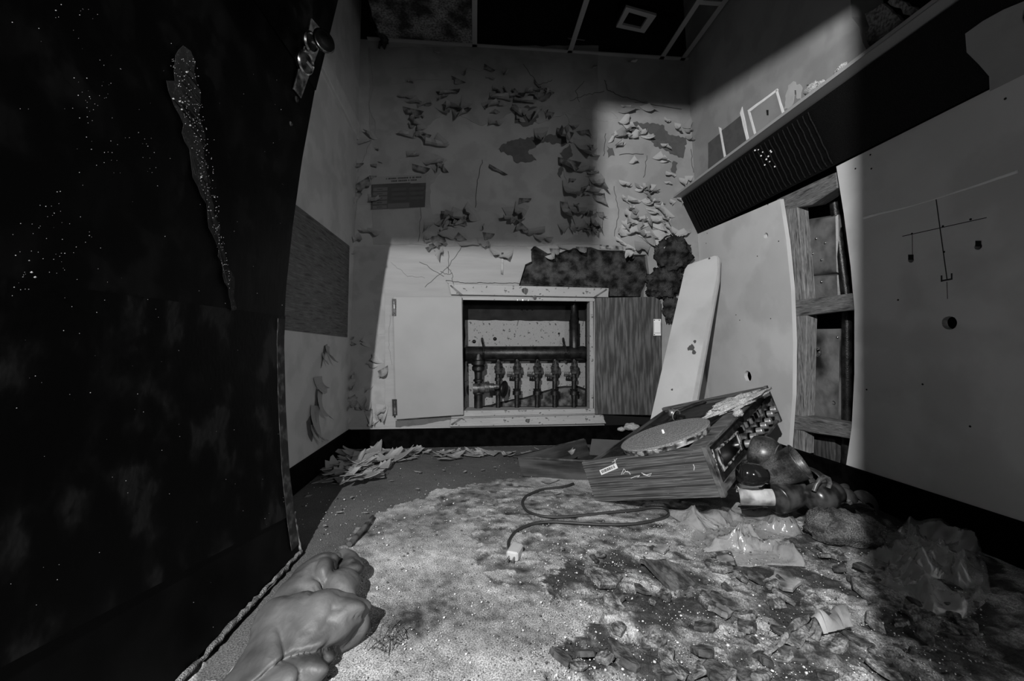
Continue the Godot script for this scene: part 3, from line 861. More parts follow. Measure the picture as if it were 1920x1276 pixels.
# ------------------------------------------------------------------ right wall
func right_wall():
	var zc := 2.39
	var top := FC.origin.y + 0.45
	var shelf_y := hit(FB, 1300, 372).y
	var vy: float = FR.basis.y.y
	# solid wall behind the boards, and the plaster above the shelf
	struct(plate("wall_right", FR, rect2(-0.2, -0.1, zc, 1.4), 0.1, M.void, self, [], -0.3))
	var gap := ragged(poly(FR, [1575, -40, 1628, 100, 1655, 80, 1725, 38, 1790, -10, 1790, -40]), 0.05, 0.01)
	var upper := struct(plate("wall_right", FR, rect2(-0.02, shelf_y / vy - 0.05, zc, top), 0.12, M.wall_paint, self, [gap], -0.12))
	struct(plate("wall_right", FR, rect2(-0.02, shelf_y / vy - 0.05, zc, top), 0.05, M.void, self, [], -0.35))
	plate("torn_lining", FR, ragged(poly(FR, [1660, 6, 1706, 40, 1690, 52, 1655, 72, 1632, 98, 1622, 72, 1636, 50, 1628, 26], -0.03), 0.02, 0.006), 0.012, M.tile_texture, upper, [], -0.03)
	plate("torn_lining", FR, ragged(poly(FR, [1668, 4, 1676, -6, 1735, 22, 1716, 34], -0.03), 0.02, 0.004), 0.012, M.tile_texture, upper, [], -0.035)
	# squares where things were glued to the plaster
	for q in [[1353, 245, 1391, 215, 1404, 270, 1362, 297], [1328, 268, 1350, 250, 1358, 300, 1328, 322]]:
		plate("stain", FR, ragged(poly(FR, q), 0.03, 0.002), 0.001, M.bare_patch, upper)
	for q in [[1402, 207, 1458, 166, 1460, 169, 1404, 211], [1403, 210, 1407, 210, 1420, 258, 1417, 261], [1454, 168, 1458, 168, 1472, 214, 1468, 216], [1348, 238, 1352, 240, 1363, 298, 1359, 300], [1388, 212, 1392, 200, 1406, 268, 1402, 270]]:
		plate("glue_line", FR, ragged(poly(FR, q), 0.03, 0.001), 0.002, M.scratch, upper)
	for q in [[1478, 160, 1488, 152, 1505, 165, 1503, 190, 1490, 178, 1484, 200, 1470, 205]]:
		plate("glue_smear", FR, ragged(poly(FR, q), 0.012, 0.006), 0.001, M.board_edge, upper)
	for q in [[1437, 206, 1441, 206, 1441, 216, 1438, 216], [1490, 169, 1493, 169, 1494, 182, 1491, 182], [1513, 159, 1523, 158, 1522, 167, 1515, 166]]:
		plate("gouge", FR, poly(FR, q), 0.001, M.black_hole, upper)
	# shelf board running the length of the wall
	var s := struct(plate("trim_4", Transform3D(Basis(Vector3(0, 0, 1), Vector3(1, 0, 0), Vector3(0, 1, 0)), Vector3(FR.origin.x + FR.basis.y.x * shelf_y, shelf_y, -D)), rect2(0, -0.135, zc, 0.05), 0.014, M.rail_metal, self, [], 0, 0.002))
	M["shelf"] = s
	for q in [[1530, 172, 0.03], [1538, 160, 0.018], [1580, 130, 0.02], [1575, 137, 0.014]]:
		var c := hit(Transform3D(Basis(Vector3(1, 0, 0), Vector3(0, 0, -1), Vector3(0, 1, 0)), Vector3(0, shelf_y + 0.02, 0)), q[0], q[1])
		var k := FR.affine_inverse() * c
		c = FR * Vector3(k.x, k.y, 0.115)
		c.y = shelf_y + 0.014 + q[2] * 0.6
		tag(obj("plaster_lump", lump(Vector3(q[2] * 0.7, q[2] * 0.6, q[2]), int(q[0]), 0.5, 0.02, 14, 9), M.plaster_chunk, self, Transform3D(Basis(), c)), "small plaster lump lying on the front edge of the wall shelf", "plaster lump", "plaster lumps on the shelf edge")
	# sloping fascia under the shelf with its ribbed grille
	var y0 := hit(FR, 1305, 440).y
	var bl := FR * Vector3(0, y0 / vy, 0.0)
	var br := bl + Vector3(0, 0, 1)
	var tl := FR * Vector3(0, shelf_y / vy, 0.09)
	var fa := frame3(bl, br, tl)
	var hgt: float = (fa.affine_inverse() * tl).y
	var fascia := struct(plate("trim_5", fa, rect2(0, 0, zc, hgt), 0.01, M.grille, self, [], -0.01))
	var z_end: float = (fa.affine_inverse() * hit(fa, 1568, 290)).x
	for i in 36:
		var x := 0.05 + (z_end - 0.05) * i / 36.0
		var st := begin()
		var pts: Array = []
		for t in 9: pts.append(Vector3(x + 0.0008 * sin(t * 2.1 + i), 0.008 + (hgt - 0.02) * t / 8.0, 0.002 + 0.002 * (t % 2)))
		add_tube(st, pts, 0.0036, 6)
		obj("grille_rib", done(st), M.grille, fascia, fa)
	plate("plaster_patch", fa, ragged(poly(fa, [1812, 62, 1925, 0, 1925, 175, 1858, 172, 1838, 120]), 0.03, 0.012), 0.004, M.wall_paint, fascia)
	for q in [[1432, 285], [1440, 292], [1436, 300], [1445, 300], [1428, 290], [1450, 312], [1442, 280], [1424, 278], [1418, 282], [1447, 284], [1434, 312]]:
		var c := hit(fa, q[0] + rng.randf_range(-3, 3), q[1] + rng.randf_range(-3, 3), 0.008)
		obj("speck", lump(Vector3.ONE * rng.randf_range(0.0022, 0.004), 3, 0.3, 0.02, 8, 5), M.white_plastic, fascia, Transform3D(Basis(), c))
	# boards
	var a := thing("wall_board", "pale drilled wall board beside the far corner, behind leaning board", "wall board", FR * Transform3D(Basis(), Vector3(0.3, 0.117, 0)))
	var ia: PackedVector2Array
	var bot := 0.117
	var pa := poly(FR, [1462, 373, 1474, 450, 1483, 540, 1487, 640, 1486, 740, 1478, 850])
	ia = PackedVector2Array([Vector2(0.0, bot), Vector2(pa[5].x - 0.005, bot)])
	for i in range(5, -1, -1): ia.append(pa[i])
	ia.append(Vector2(0.0, y0 / vy))
	var ho: Array = [disc2(poly(FR, [1402, 705])[0], 0.027, 14, 0.04), disc2(poly(FR, [1436, 442])[0], 0.014, 12, 0.05)]
	plate("face", FR, ia, 0.018, M.board_face, a, ho, -0.018)
	for q in [[1326, 437], [1440, 383], [1324, 456], [1460, 452], [1420, 480], [1445, 597], [1380, 590], [1387, 600], [1500, 380]]:
		if q[0] < 1462: plate("nail_hole", FR, disc2(poly(FR, [q[0], q[1]])[0], 0.0028, 8), 0.0006, M.black_hole, a)
	var b := thing("wall_board", "large pale wall board with pencil lines, a long scratch and round holes", "wall board", FR * Transform3D(Basis(), Vector3(1.4, 0.117, 0)))
	var pb := poly(FR, [1568, 312, 1582, 400, 1595, 500, 1602, 580, 1602, 700, 1597, 800, 1588, 893])
	var ib := PackedVector2Array()
	for q in pb: ib.append(q)
	ib[6].y = bot
	ib.append(Vector2(zc - 0.02, bot))
	ib.append(Vector2(zc - 0.02, y0 / vy))
	var hb: Array = []
	for q in [[1780, 605, 0.019], [1708, 487, 0.0085], [1834, 462, 0.0085]]:
		hb.append(disc2(poly(FR, [q[0], q[1]])[0], q[2], 16, 0.03))
	plate("face", FR, ib, 0.018, M.board_face, b, hb, -0.018)
	for q in [[1703, 477, 1713, 477, 1713, 487, 1703, 487], [1829, 451, 1840, 451, 1840, 462, 1829, 462]]:
		plate("slot", FR, poly(FR, q), 0.0006, M.black_hole, b)
	var sc: Array = []
	var srad: Array = []
	for q in [[1620, 408, 5], [1650, 400, 4], [1690, 391, 2.5], [1740, 377, 2.2], [1790, 361, 3], [1840, 345, 4], [1880, 331, 5], [1909, 321, 6]]:
		var p := hit(FR, q[0], q[1])
		sc.append(p)
		srad.append(q[2] * absf(p.z) / 780.0 * 0.62)
	var sst := begin()
	add_tube(sst, sc, srad, 8)
	obj("scratch", done(sst), M.scratch, b)
	for q in [[1754, 372, 1756, 372, 1777, 525, 1775, 525], [1692, 442, 1850, 407, 1850, 408.5, 1692, 443.5], [1710, 440, 1711, 440, 1711.5, 478, 1710.5, 478], [1764, 525, 1786, 521, 1786, 524, 1764, 528], [1764, 516, 1767, 516, 1767, 528, 1764, 528], [1783, 512, 1786, 512, 1786, 524, 1783, 524], [1775, 528, 1776, 528, 1777, 560, 1776, 560]]:
		plate("pencil_line", FR, poly(FR, q), 0.0004, M.pencil, b)
	for q in [[1710, 438], [1768, 424], [1820, 411], [1770, 472], [1634, 316], [1604, 316], [1632, 290], [1885, 185], [1819, 799], [1684, 562], [1625, 730], [1730, 720]]:
		plate("nail_hole", FR, disc2(poly(FR, [q[0], q[1]])[0], 0.003, 8), 0.0006, M.black_hole, b)
	# timber frame in the gap
	var fr := thing("stud_frame", "bare timber stud frame showing in the gap between two wall boards", "timber frame", FR * Transform3D(Basis(), Vector3(0.75, 0.117, -0.04)))
	var d := -0.055
	var z0 := -0.019
	var stud := func(q: Array, m: Material, nm: String, o: float, t: float): plate(nm, FR, ragged(poly(FR, q, o), 0.08, 0.0012), t, m, fr, [], o - t, 0.003)
	stud.call([1468, 388, 1495, 380, 1510, 562, 1482, 566], M.timber, "stud", -0.022, 0.045)
	stud.call([1484, 592, 1513, 590, 1507, 850, 1476, 856], M.timber, "stud", -0.022, 0.045)
	stud.call([1455, 374, 1568, 322, 1570, 352, 1521, 384, 1468, 394], M.timber_across, "top_rail", -0.021, 0.06)
	stud.call([1478, 564, 1606, 548, 1606, 580, 1480, 594], M.timber_across, "rail", -0.0195, 0.045)
	stud.call([1476, 774, 1604, 796, 1604, 824, 1474, 803], M.timber_across, "rail", -0.0195, 0.045)
	# tin duct behind the frame
	var du := thing("metal_duct", "dented dark metal duct panels visible deep in the gap between boards", "duct", FR * Transform3D(Basis(), Vector3(0.8, 0.117, -0.13)))
	var o := -0.10
	plate("duct_panel", FR, poly(FR, [1480, 416, 1569, 402, 1571, 512, 1480, 520], o), 0.05, M.tin_panel, du, [], o - 0.05, 0.006)
	plate("duct_panel", FR, poly(FR, [1480, 521, 1571, 513, 1573, 575, 1480, 580], o), 0.05, M.tin_panel, du, [], o - 0.052, 0.006)
	var tear := ragged(disc2(poly(FR, [1532, 658], o)[0], 0.022, 10, 0.2), 0.008, 0.003)
	var tear2 := ragged(disc2(poly(FR, [1563, 755], o)[0], 0.009, 7, 0.2), 0.006, 0.002)
	plate("duct_panel", FR, poly(FR, [1480, 618, 1575, 616, 1572, 790, 1480, 790], o), 0.05, M.tin_panel, du, [tear, tear2], o - 0.05)
	plate("tear_back", FR, poly(FR, [1490, 630, 1572, 630, 1572, 780, 1490, 780], o - 0.055), 0.004, M.black_hole, du, [], o - 0.06)
	for i in 11:      # torn lips bent outward round the hole
		var an := TAU * i / 11.0
		var c := poly(FR, [1532, 658], o)[0] + Vector2(cos(an), sin(an)) * 0.023
		obj("torn_lip", flake(0.014, 0.012, 1.2, 0.6, 500 + i), M.tin_panel, du, FR * Transform3D(Basis(Vector3(0, 0, 1), an - PI / 2), Vector3(c.x, c.y, o)))
	plate("lower_panel", FR, ragged(poly(FR, [1505, 812, 1566, 824, 1562, 880, 1502, 868], o), 0.02, 0.003), 0.03, M.rough_wood, du, [], o - 0.03)
	for q in [[1531, 447], [1548, 455], [1524, 475], [1541, 487], [1541, 528], [1571, 632]]:
		var st := begin()
		add_lathe(st, [Vector2(0.005, 0), Vector2(0.0055, 0.002), Vector2(0.003, 0.005), Vector2(0, 0.006)], 10, Transform3D(), true)
		obj("rivet", done(st), M.chrome, du, along(hit(FR, q[0], q[1], o), FR.basis.z))
	# pipe run dark at the back
	var st := begin()
	add_tube(st, [hit(FR, 1560, 340, -0.12) , hit(FR, 1588, 560, -0.12), hit(FR, 1588, 900, -0.12)], 0.018, 10)
	tag(obj("standpipe", done(st), M.iron), "black vertical pipe at the right side of the gap between boards", "pipe")

# ------------------------------------------------------------------ the open door at the left
var edge_px := [[640, -40], [632, 0], [610, 90], [590, 170], [566, 300], [549, 420], [536, 540], [531, 640], [534, 760], [541, 880], [553, 980], [571, 1088]]
const DOOR_Z := -1.15
const HINGE := Vector3(-0.5, 0, 0.06)

func door_edge_x(y: float) -> float:      # the free edge has bowed with the damp
	var prev := at_z(edge_px[0][0], edge_px[0][1], DOOR_Z)
	if y >= prev.y: return prev.x
	for i in range(1, edge_px.size()):
		var p := at_z(edge_px[i][0], edge_px[i][1], DOOR_Z)
		if y >= p.y: return lerpf(p.x, prev.x, (y - p.y) / maxf(1e-6, prev.y - p.y))
		prev = p
	return prev.x

func on_door(s: float, y: float, off := 0.0) -> Vector3:   # s: 0 at the hinge, 1 at the free edge
	var ex := door_edge_x(y)
	var x := lerpf(HINGE.x, ex, s * s * 0.5 + s * 0.5)
	return Vector3(x + off, y, lerpf(HINGE.z, DOOR_Z, s))

func door_hit(px: float, py: float) -> Vector2:             # pixel -> (s, y) on the door
	var d := ray(px, py)
	var lo := 0.01
	var hi := 3.0
	var s := 0.5
	for i in 30:
		var z: float = lerpf(HINGE.z, DOOR_Z, s)
		var t := z / d.z
		var y := EYE.y + d.y * t
		var x := on_door(s, y).x
		# move along the ray to the x of the door, read s off again
		t = x / d.x
		s = clampf(lerpf(s, (d.z * t - HINGE.z) / (DOOR_Z - HINGE.z), 0.5), 0.0, 1.0)
	var tt: float = lerpf(HINGE.z, DOOR_Z, s) / d.z
	return Vector2(s, EYE.y + d.y * tt)

func door_sheet(y_lo: Callable, y_hi: Callable, off: float, t: float, s0 := 0.0, s1 := 1.0, nu := 16, nv := 20) -> ArrayMesh:
	var st := begin()
	add_sheet(st, nu, nv, func(u, v):
		var s: float = lerpf(s0, s1, u)
		return on_door(s, lerpf(y_lo.call(s), y_hi.call(s), v), off), t)
	return done(st)

func door_patch(pts: Array, off: float, t: float, jag := 0.004, step := 0.02) -> ArrayMesh:   # polygon in pixels, laid on the door face
	var p2 := PackedVector2Array()
	for q in pts: p2.append(door_hit(q[0], q[1]))
	p2 = ragged(p2, step, jag)
	var ix := Geometry2D.triangulate_polygon(p2)
	var st := begin()
	for i in range(0, ix.size(), 3):
		var a := p2[ix[i]]; var b := p2[ix[i + 1]]; var c := p2[ix[i + 2]]
		tri(st, on_door(a.x, a.y, off + t), on_door(b.x, b.y, off + t), on_door(c.x, c.y, off + t))
	for i in p2.size():
		var a := p2[i]; var b := p2[(i + 1) % p2.size()]
		quad(st, on_door(a.x, a.y, off), on_door(b.x, b.y, off), on_door(b.x, b.y, off + t), on_door(a.x, a.y, off + t))
	return done(st)

func door():
	var d := Node3D.new()
	d.name = "door_1"
	add_child(d)
	d.position = Vector3(HINGE.x, 0, HINGE.z)
	struct(d)
	tag(d, "tall black bowed door standing open at the left with chrome knob and scraped lower edge")
	var f0 := func(_s): return 0.012
	var kick := func(s): return lerpf(0.30, 0.108, s)
	var mid := func(s): return lerpf(0.617, 0.628, s)
	var up := func(s): return lerpf(1.30, 1.235, s)
	var f1 := func(_s): return 1.75
	obj("core", door_sheet(f0, f1, -0.004, 0.036), M.door_laminate, d)
	obj("kick_plate", door_sheet(f0, kick, 0.0, 0.004, 0, 1), M.door_kick, d)
	obj("lower_panel", door_sheet(kick, mid, 0.0025, 0.006), M.door_worn, d)
	obj("main_panel", door_sheet(mid, up, 0.0005, 0.004), M.door_laminate, d)
	obj("upper_panel", door_sheet(up, f1, 0.003, 0.006), M.door_worn, d)
	obj("worn_strip", door_sheet(func(s): return 0.03, func(s): return 0.62, 0.0035, 0.001, 0.965, 0.998, 3, 40), M.splash_worn, d)
	# raw broken edge
	var st := begin()
	var pts: Array = []
	for i in 60: pts.append(on_door(0.999, 0.012 + 1.7 * i / 59.0, -0.014 + rng.randf_range(-0.002, 0.002)))
	add_tube(st, pts, 0.004, 6)
	obj("edge_strip", done(st), M.black_trim, d)
	st = begin()
	pts = []
	for i in 14: pts.append(on_door(1.0, 0.012 + 0.1 * i / 13.0, 0.001 + rng.randf_range(-0.001, 0.002)))
	add_tube(st, pts, 0.0035, 6)
	obj("splintered_edge", done(st), M.door_edge, d)
	# crumbling bottom edge
	st = begin()
	pts = []
	var rad: Array = []
	for i in 60:
		pts.append(on_door(0.4 + 0.6 * i / 59.0, 0.006 + rng.randf_range(0, 0.006), 0.003 + rng.randf_range(0, 0.004)))
		rad.append(rng.randf_range(0.003, 0.007))
	add_tube(st, pts, rad, 6)
	obj("rotten_bottom_edge", done(st), M.raw_edge, d)
	# white streak splashed down the panel
	obj("splash_mark", door_patch([[338, 85], [352, 95], [362, 150], [372, 230], [386, 310], [396, 400], [418, 480], [436, 530], [440, 580], [430, 582], [424, 540], [404, 480], [384, 400], [366, 350], [350, 280], [322, 200], [310, 170], [322, 120]], 0.0045, 0.0002, 0.008, 0.012), M.splash_speck, d)
	st = begin()
	for i in 300:
		var t := pow(rng.randf(), 1.3)
		var w := lerpf(26, 4, t)
		var q := door_hit(lerpf(335, 425, t) + rng.randf_range(-w, w), lerpf(110, 540, t))
		var r := rng.randf_range(0.0003, 0.0010)
		add_lathe(st, [Vector2(0, -r), Vector2(r, 0), Vector2(0, r)], 5, Transform3D(Basis(), on_door(q.x, q.y, 0.006)), true)
	for q0 in [[318, 185], [330, 190], [334, 205], [335, 192], [343, 135], [350, 235], [371, 332]]:
		var q := door_hit(q0[0], q0[1])
		add_lathe(st, [Vector2(0, -0.002), Vector2(0.002, 0), Vector2(0, 0.002)], 7, Transform3D(Basis(), on_door(q.x, q.y, 0.006)), true)
	for i in 260:      # paint specks over the whole door
		var q := Vector2(0.0, 0.0)
		if i < 120:
			var c = [[185, 280], [185, 190], [150, 180], [90, 400], [50, 520], [120, 460], [130, 15], [70, 480], [270, 280]][i % 9]
			q = door_hit(c[0] + rng.randfn(0, 22), c[1] + rng.randfn(0, 26))
		else:
			q = door_hit(rng.randf_range(10, 560), rng.randf_range(20, 1180))
		var r := rng.randf_range(0.0002, 0.0007) * (1.0 if rng.randf() < 0.93 else 2.2)
		if q.x > 0.99 or q.y < 0.02 or q.y > 1.5: continue
		add_lathe(st, [Vector2(0, -r), Vector2(r, 0), Vector2(0, r)], 5, Transform3D(Basis(), on_door(q.x, q.y, 0.005)), true)
	var sp := obj("paint_specks", done(st), M.splash, d)
	sp.set_meta("kind", "stuff")
	# screw holes
	for q0 in [[541, 232, 0.006], [552, 186, 0.008]]:
		var q := door_hit(q0[0], q0[1])
		st = begin()
		add_lathe(st, [Vector2(q0[2], 0), Vector2(q0[2] * 0.6, 0.003), Vector2(0, 0.001)], 10)
		obj("screw_hole", done(st), M.black_hole, d, along(on_door(q.x, q.y, 0.005), Vector3(1, 0, 0.05)))
	# back plate, keyhole cover and knob
	var q := door_hit(573, 118)
	var o := on_door(q.x, q.y, 0.007)
	var FD := frame3(o, on_door(q.x + 0.02, q.y, 0.007), on_door(q.x, q.y + 0.02, 0.007))
	st = begin()
	add_slab(st, [poly(FD, [549, 167, 563, 184, 607, 62, 583, 34])], 0.003, Transform3D(), 0.0008)
	obj("back_plate", done(st), M.brushed, d, FD)
	var ax := Vector3(0.93, 0.05, 0.38).normalized()
	var lathe := func(nm: String, px: float, py: float, prof: Array, m: Material, off: float, dir: Vector3):
		var s2 := begin()
		add_lathe(s2, prof, 28)
		var c := hit(FD, px, py, 0.003)
		return obj(nm, done(s2), m, d, along(c + dir * off, dir))
	var nrm := FD.basis.z
	var kd := (nrm + Vector3(0, 0, 0.25)).normalized()
	lathe.call("rosette", 580, 79, [Vector2(0, 0), Vector2(0.024, 0), Vector2(0.024, 0.006), Vector2(0.020, 0.009), Vector2(0.017, 0.006), Vector2(0, 0.006)], M.chrome, 0.0, kd)
	var dark_disc = lathe.call("rosette_cup", 580, 79, [Vector2(0, 0.0065), Vector2(0.017, 0.0065), Vector2(0, 0.0075)], M.iron, 0.0, kd)
	lathe.call("keyhole_cover", 569, 117, [Vector2(0, 0), Vector2(0.027, 0), Vector2(0.027, 0.008), Vector2(0.024, 0.011), Vector2(0.021, 0.008), Vector2(0, 0.008)], M.chrome, 0.0, kd)
	lathe.call("cover_face", 569, 117, [Vector2(0, 0.0082), Vector2(0.021, 0.0082), Vector2(0.019, 0.0095), Vector2(0, 0.010)], M.brushed_dark, 0.0, kd)
	st = begin()
	add_box(st, Vector3(-0.003, 0.009, -0.012), Vector3(0.004, 0.014, 0.008), 0.001)
	obj("latch_tab", done(st), M.chrome, d, along(hit(FD, 571, 119, 0.003), kd))
	var c0 := hit(FD, 580, 79, 0.003)
	var kn := at_x(606, 78, c0.x + 0.055)
	var sd := (kn - c0)
	st = begin()
	add_tube(st, [c0, c0 + sd * 0.5, kn], 0.0065, 14)
	obj("spindle", done(st), M.chrome, d)
	st = begin()
	add_lathe(st, [Vector2(0, -0.004), Vector2(0.010, -0.003), Vector2(0.026, 0.001), Vector2(0.027, 0.004), Vector2(0.0245, 0.008), Vector2(0.022, 0.0075), Vector2(0.012, 0.011), Vector2(0, 0.012)], 30, Transform3D(), true)
	obj("knob", done(st), M.chrome_dark, d, along(kn, Vector3(0.75, 0.0, 0.66)))
	st = begin()
	add_box(st, Vector3(-0.012, -0.05, -0.001), Vector3(0.002, 0.05, 0.003), 0.001)
	obj("latch_plate", done(st), M.brushed, d, Transform3D(Basis(), on_door(0.999, door_hit(601, 118).y, -0.012)))

# ------------------------------------------------------------------ pipe cupboard
func cupboard():
	var c := thing("pipe_cupboard", "open pipe cupboard in the back wall with painted wooden frame and two doors", "cupboard", Transform3D(Basis(), hit(FB, 990, 790)))
	# frame boards round the opening
	plate("architrave", FB, poly(FB, [841, 533, 1139, 541, 1138, 558, 846, 553]), 0.026, M.frame_paint, c, [], 0.0, 0.002)
	plate("architrave", FB, poly(FB, [846, 783, 1126, 776, 1134, 792, 844, 798]), 0.026, M.frame_paint, c, [], 0.0, 0.002)
	for q in [[843, 535, 846, 534, 868, 552, 862, 553], [1112, 557, 1116, 558, 1139, 543, 1137, 541], [845, 795, 848, 797, 868, 784, 862, 783]]:
		plate("mitre_crack", FB, poly(FB, q, 0.026), 0.001, M.walnut_edge, c, [], 0.026)
	for q in [[985, 545, 12, 4], [1002, 557, 6, 2], [990, 788, 7, 3], [1094, 549, 3, 3]]:
		plate("knot", FB, ragged(disc2(poly(FB, [q[0], q[1]], 0.026)[0], q[2] / 339.0 * 0.6, 9, 0.3), 0.01, 0.002), 0.0008, M.rough_wood, c, [], 0.026)
	plate("raw_ledge", FB, ragged(poly(FB, [836, 526, 868, 530, 960, 531, 1040, 531, 1130, 538, 1138, 541, 1120, 541, 844, 534]), 0.012, 0.003), 0.016, M.raw_edge, c, [], 0.0)
	plate("inner_rail", FB, poly(FB, [868, 769, 1114, 765, 1115, 774, 869, 780]), 0.012, M.frame_paint, c, [], 0.0, 0.001)
	plate("inner_rail", FB, poly(FB, [866, 557, 1116, 558, 1116, 565, 866, 562]), 0.008, M.frame_paint, c, [], -0.004, 0.001)
	plate("jamb", FB, poly(FB, [1104, 562, 1110, 563, 1112, 767, 1104, 767], -0.02), 0.06, M.frame_paint, c, [], -0.06, 0.001)
	for q in [[974, 985, 769, 3], [970, 990, 562, 3]]:
		var st := begin()
		var p0 := hit(FB, q[0], q[2], 0.014)
		var p1 := hit(FB, q[1], q[2], 0.014)
		for i in 3:
			var x := lerpf(p0.x, p1.x, i / 2.0)
			add_box(st, Vector3(x - 0.005, p0.y - 0.005, p0.z - 0.004), Vector3(x + 0.005, p0.y + 0.005, p0.z + 0.003), 0.001)
		obj("ball_catch", done(st), M.brushed, c)
	# inside: lining and the plastered back
	var a := hit(FB, 866, 558)
	var b := hit(FB, 1114, 769)
	var dep := 0.2
	var st := begin()
	add_box(st, Vector3(a.x - 0.03, b.y - 0.02, -D - dep), Vector3(a.x, a.y + 0.02, -D - 0.02))
	add_box(st, Vector3(b.x, b.y - 0.02, -D - dep), Vector3(b.x + 0.03, a.y + 0.02, -D - 0.02))
	add_box(st, Vector3(a.x - 0.03, a.y, -D - dep), Vector3(b.x + 0.03, a.y + 0.03, -D - 0.02))
	add_box(st, Vector3(a.x - 0.03, b.y - 0.03, -D - dep), Vector3(b.x + 0.03, b.y, -D - 0.02))
	add_box(st, Vector3(a.x - 0.03, b.y - 0.03, -D - dep - 0.02), Vector3(b.x + 0.03, a.y + 0.03, -D - dep))
	obj("lining", done(st), M.cupboard_dark, c)
	var pl := poly(FB, [872, 600, 1104, 602, 1104, 730, 1078, 721, 1040, 725, 990, 742, 940, 752, 902, 762, 890, 768, 872, 768], -dep)
	plate("plaster_back", FB, ragged(pl, 0.03, 0.003), 0.012, M.cupboard_plaster, c, [], -dep)
	plate("plaster_back", FB, ragged(poly(FB, [905, 768, 1104, 768, 1104, 734, 1078, 725, 1040, 729, 990, 746, 940, 756], -dep), 0.03, 0.003), 0.006, M.raw_dim, c, [], -dep)
	# doors, folded right back
	var dl := plate("door", FB, poly(FB, [737, 556, 866, 556, 869, 777, 742, 786], 0.035), 0.016, M.cream_door, c, [], 0.022, 0.0015)
	for q in [[735, 560, 743, 560, 743, 592, 735, 592], [735, 748, 744, 748, 745, 778, 736, 780]]:
		var h := plate("hinge", FB, poly(FB, q, 0.04), 0.003, M.iron, dl, [], 0.038, 0.0005)
	for q in [[739, 564, 27], [740, 752, 24]]:
		st = begin()
		add_tube(st, [hit(FB, q[0], q[1], 0.043), hit(FB, q[0] + 0.5, q[1] + q[2], 0.043)], 0.004, 8)
		obj("hinge_pin", done(st), M.brushed, dl)
	# right door stands a little off the wall
	var p0 := hit(FB, 1116, 776, 0.02)
	var FX := frame3(p0, at_z(1237, 776, -D + 0.075), p0 + Vector3(0, 1, 0))
	var dr := plate("door", FX, poly(FX, [1116, 558, 1228, 556, 1230, 778, 1116, 776]), 0.016, M.rough_wood, c, [], -0.016, 0.001)
	plate("door_edge", FX, poly(FX, [1228, 556, 1240, 563, 1241, 778, 1230, 778]), 0.012, M.rough_wood, dr, [], -0.02, 0.001)
	plate("catch", FX, poly(FX, [1225, 598, 1239, 598, 1239, 629, 1225, 629]), 0.004, M.white_plastic, dr, [], 0.001, 0.001)
	plate("catch_body", FX, poly(FX, [1226, 604, 1238, 604, 1238, 624, 1226, 624], 0.004), 0.009, M.white_plastic, dr, [], 0.004, 0.002)
	for q in [[1227, 600], [1236, 600], [1227, 627]]:
		plate("screw", FX, disc2(poly(FX, [q[0], q[1]], 0.005)[0], 0.003, 8), 0.001, M.black_hole, dr, [], 0.005)
	# rough hollow under the right door and a dark strip along the bottom of the left
	var o := plate("hollow", FB, ragged(poly(FB, [1130, 776, 1238, 778, 1236, 800, 1134, 798]), 0.02, 0.004), 0.004, M.void, M["wall_node"])
	plate("bare_patch", FB, ragged(poly(FB, [742, 788, 846, 778, 846, 786, 790, 796, 742, 800]), 0.02, 0.003), 0.005, M.bare_patch, M["wall_node"])

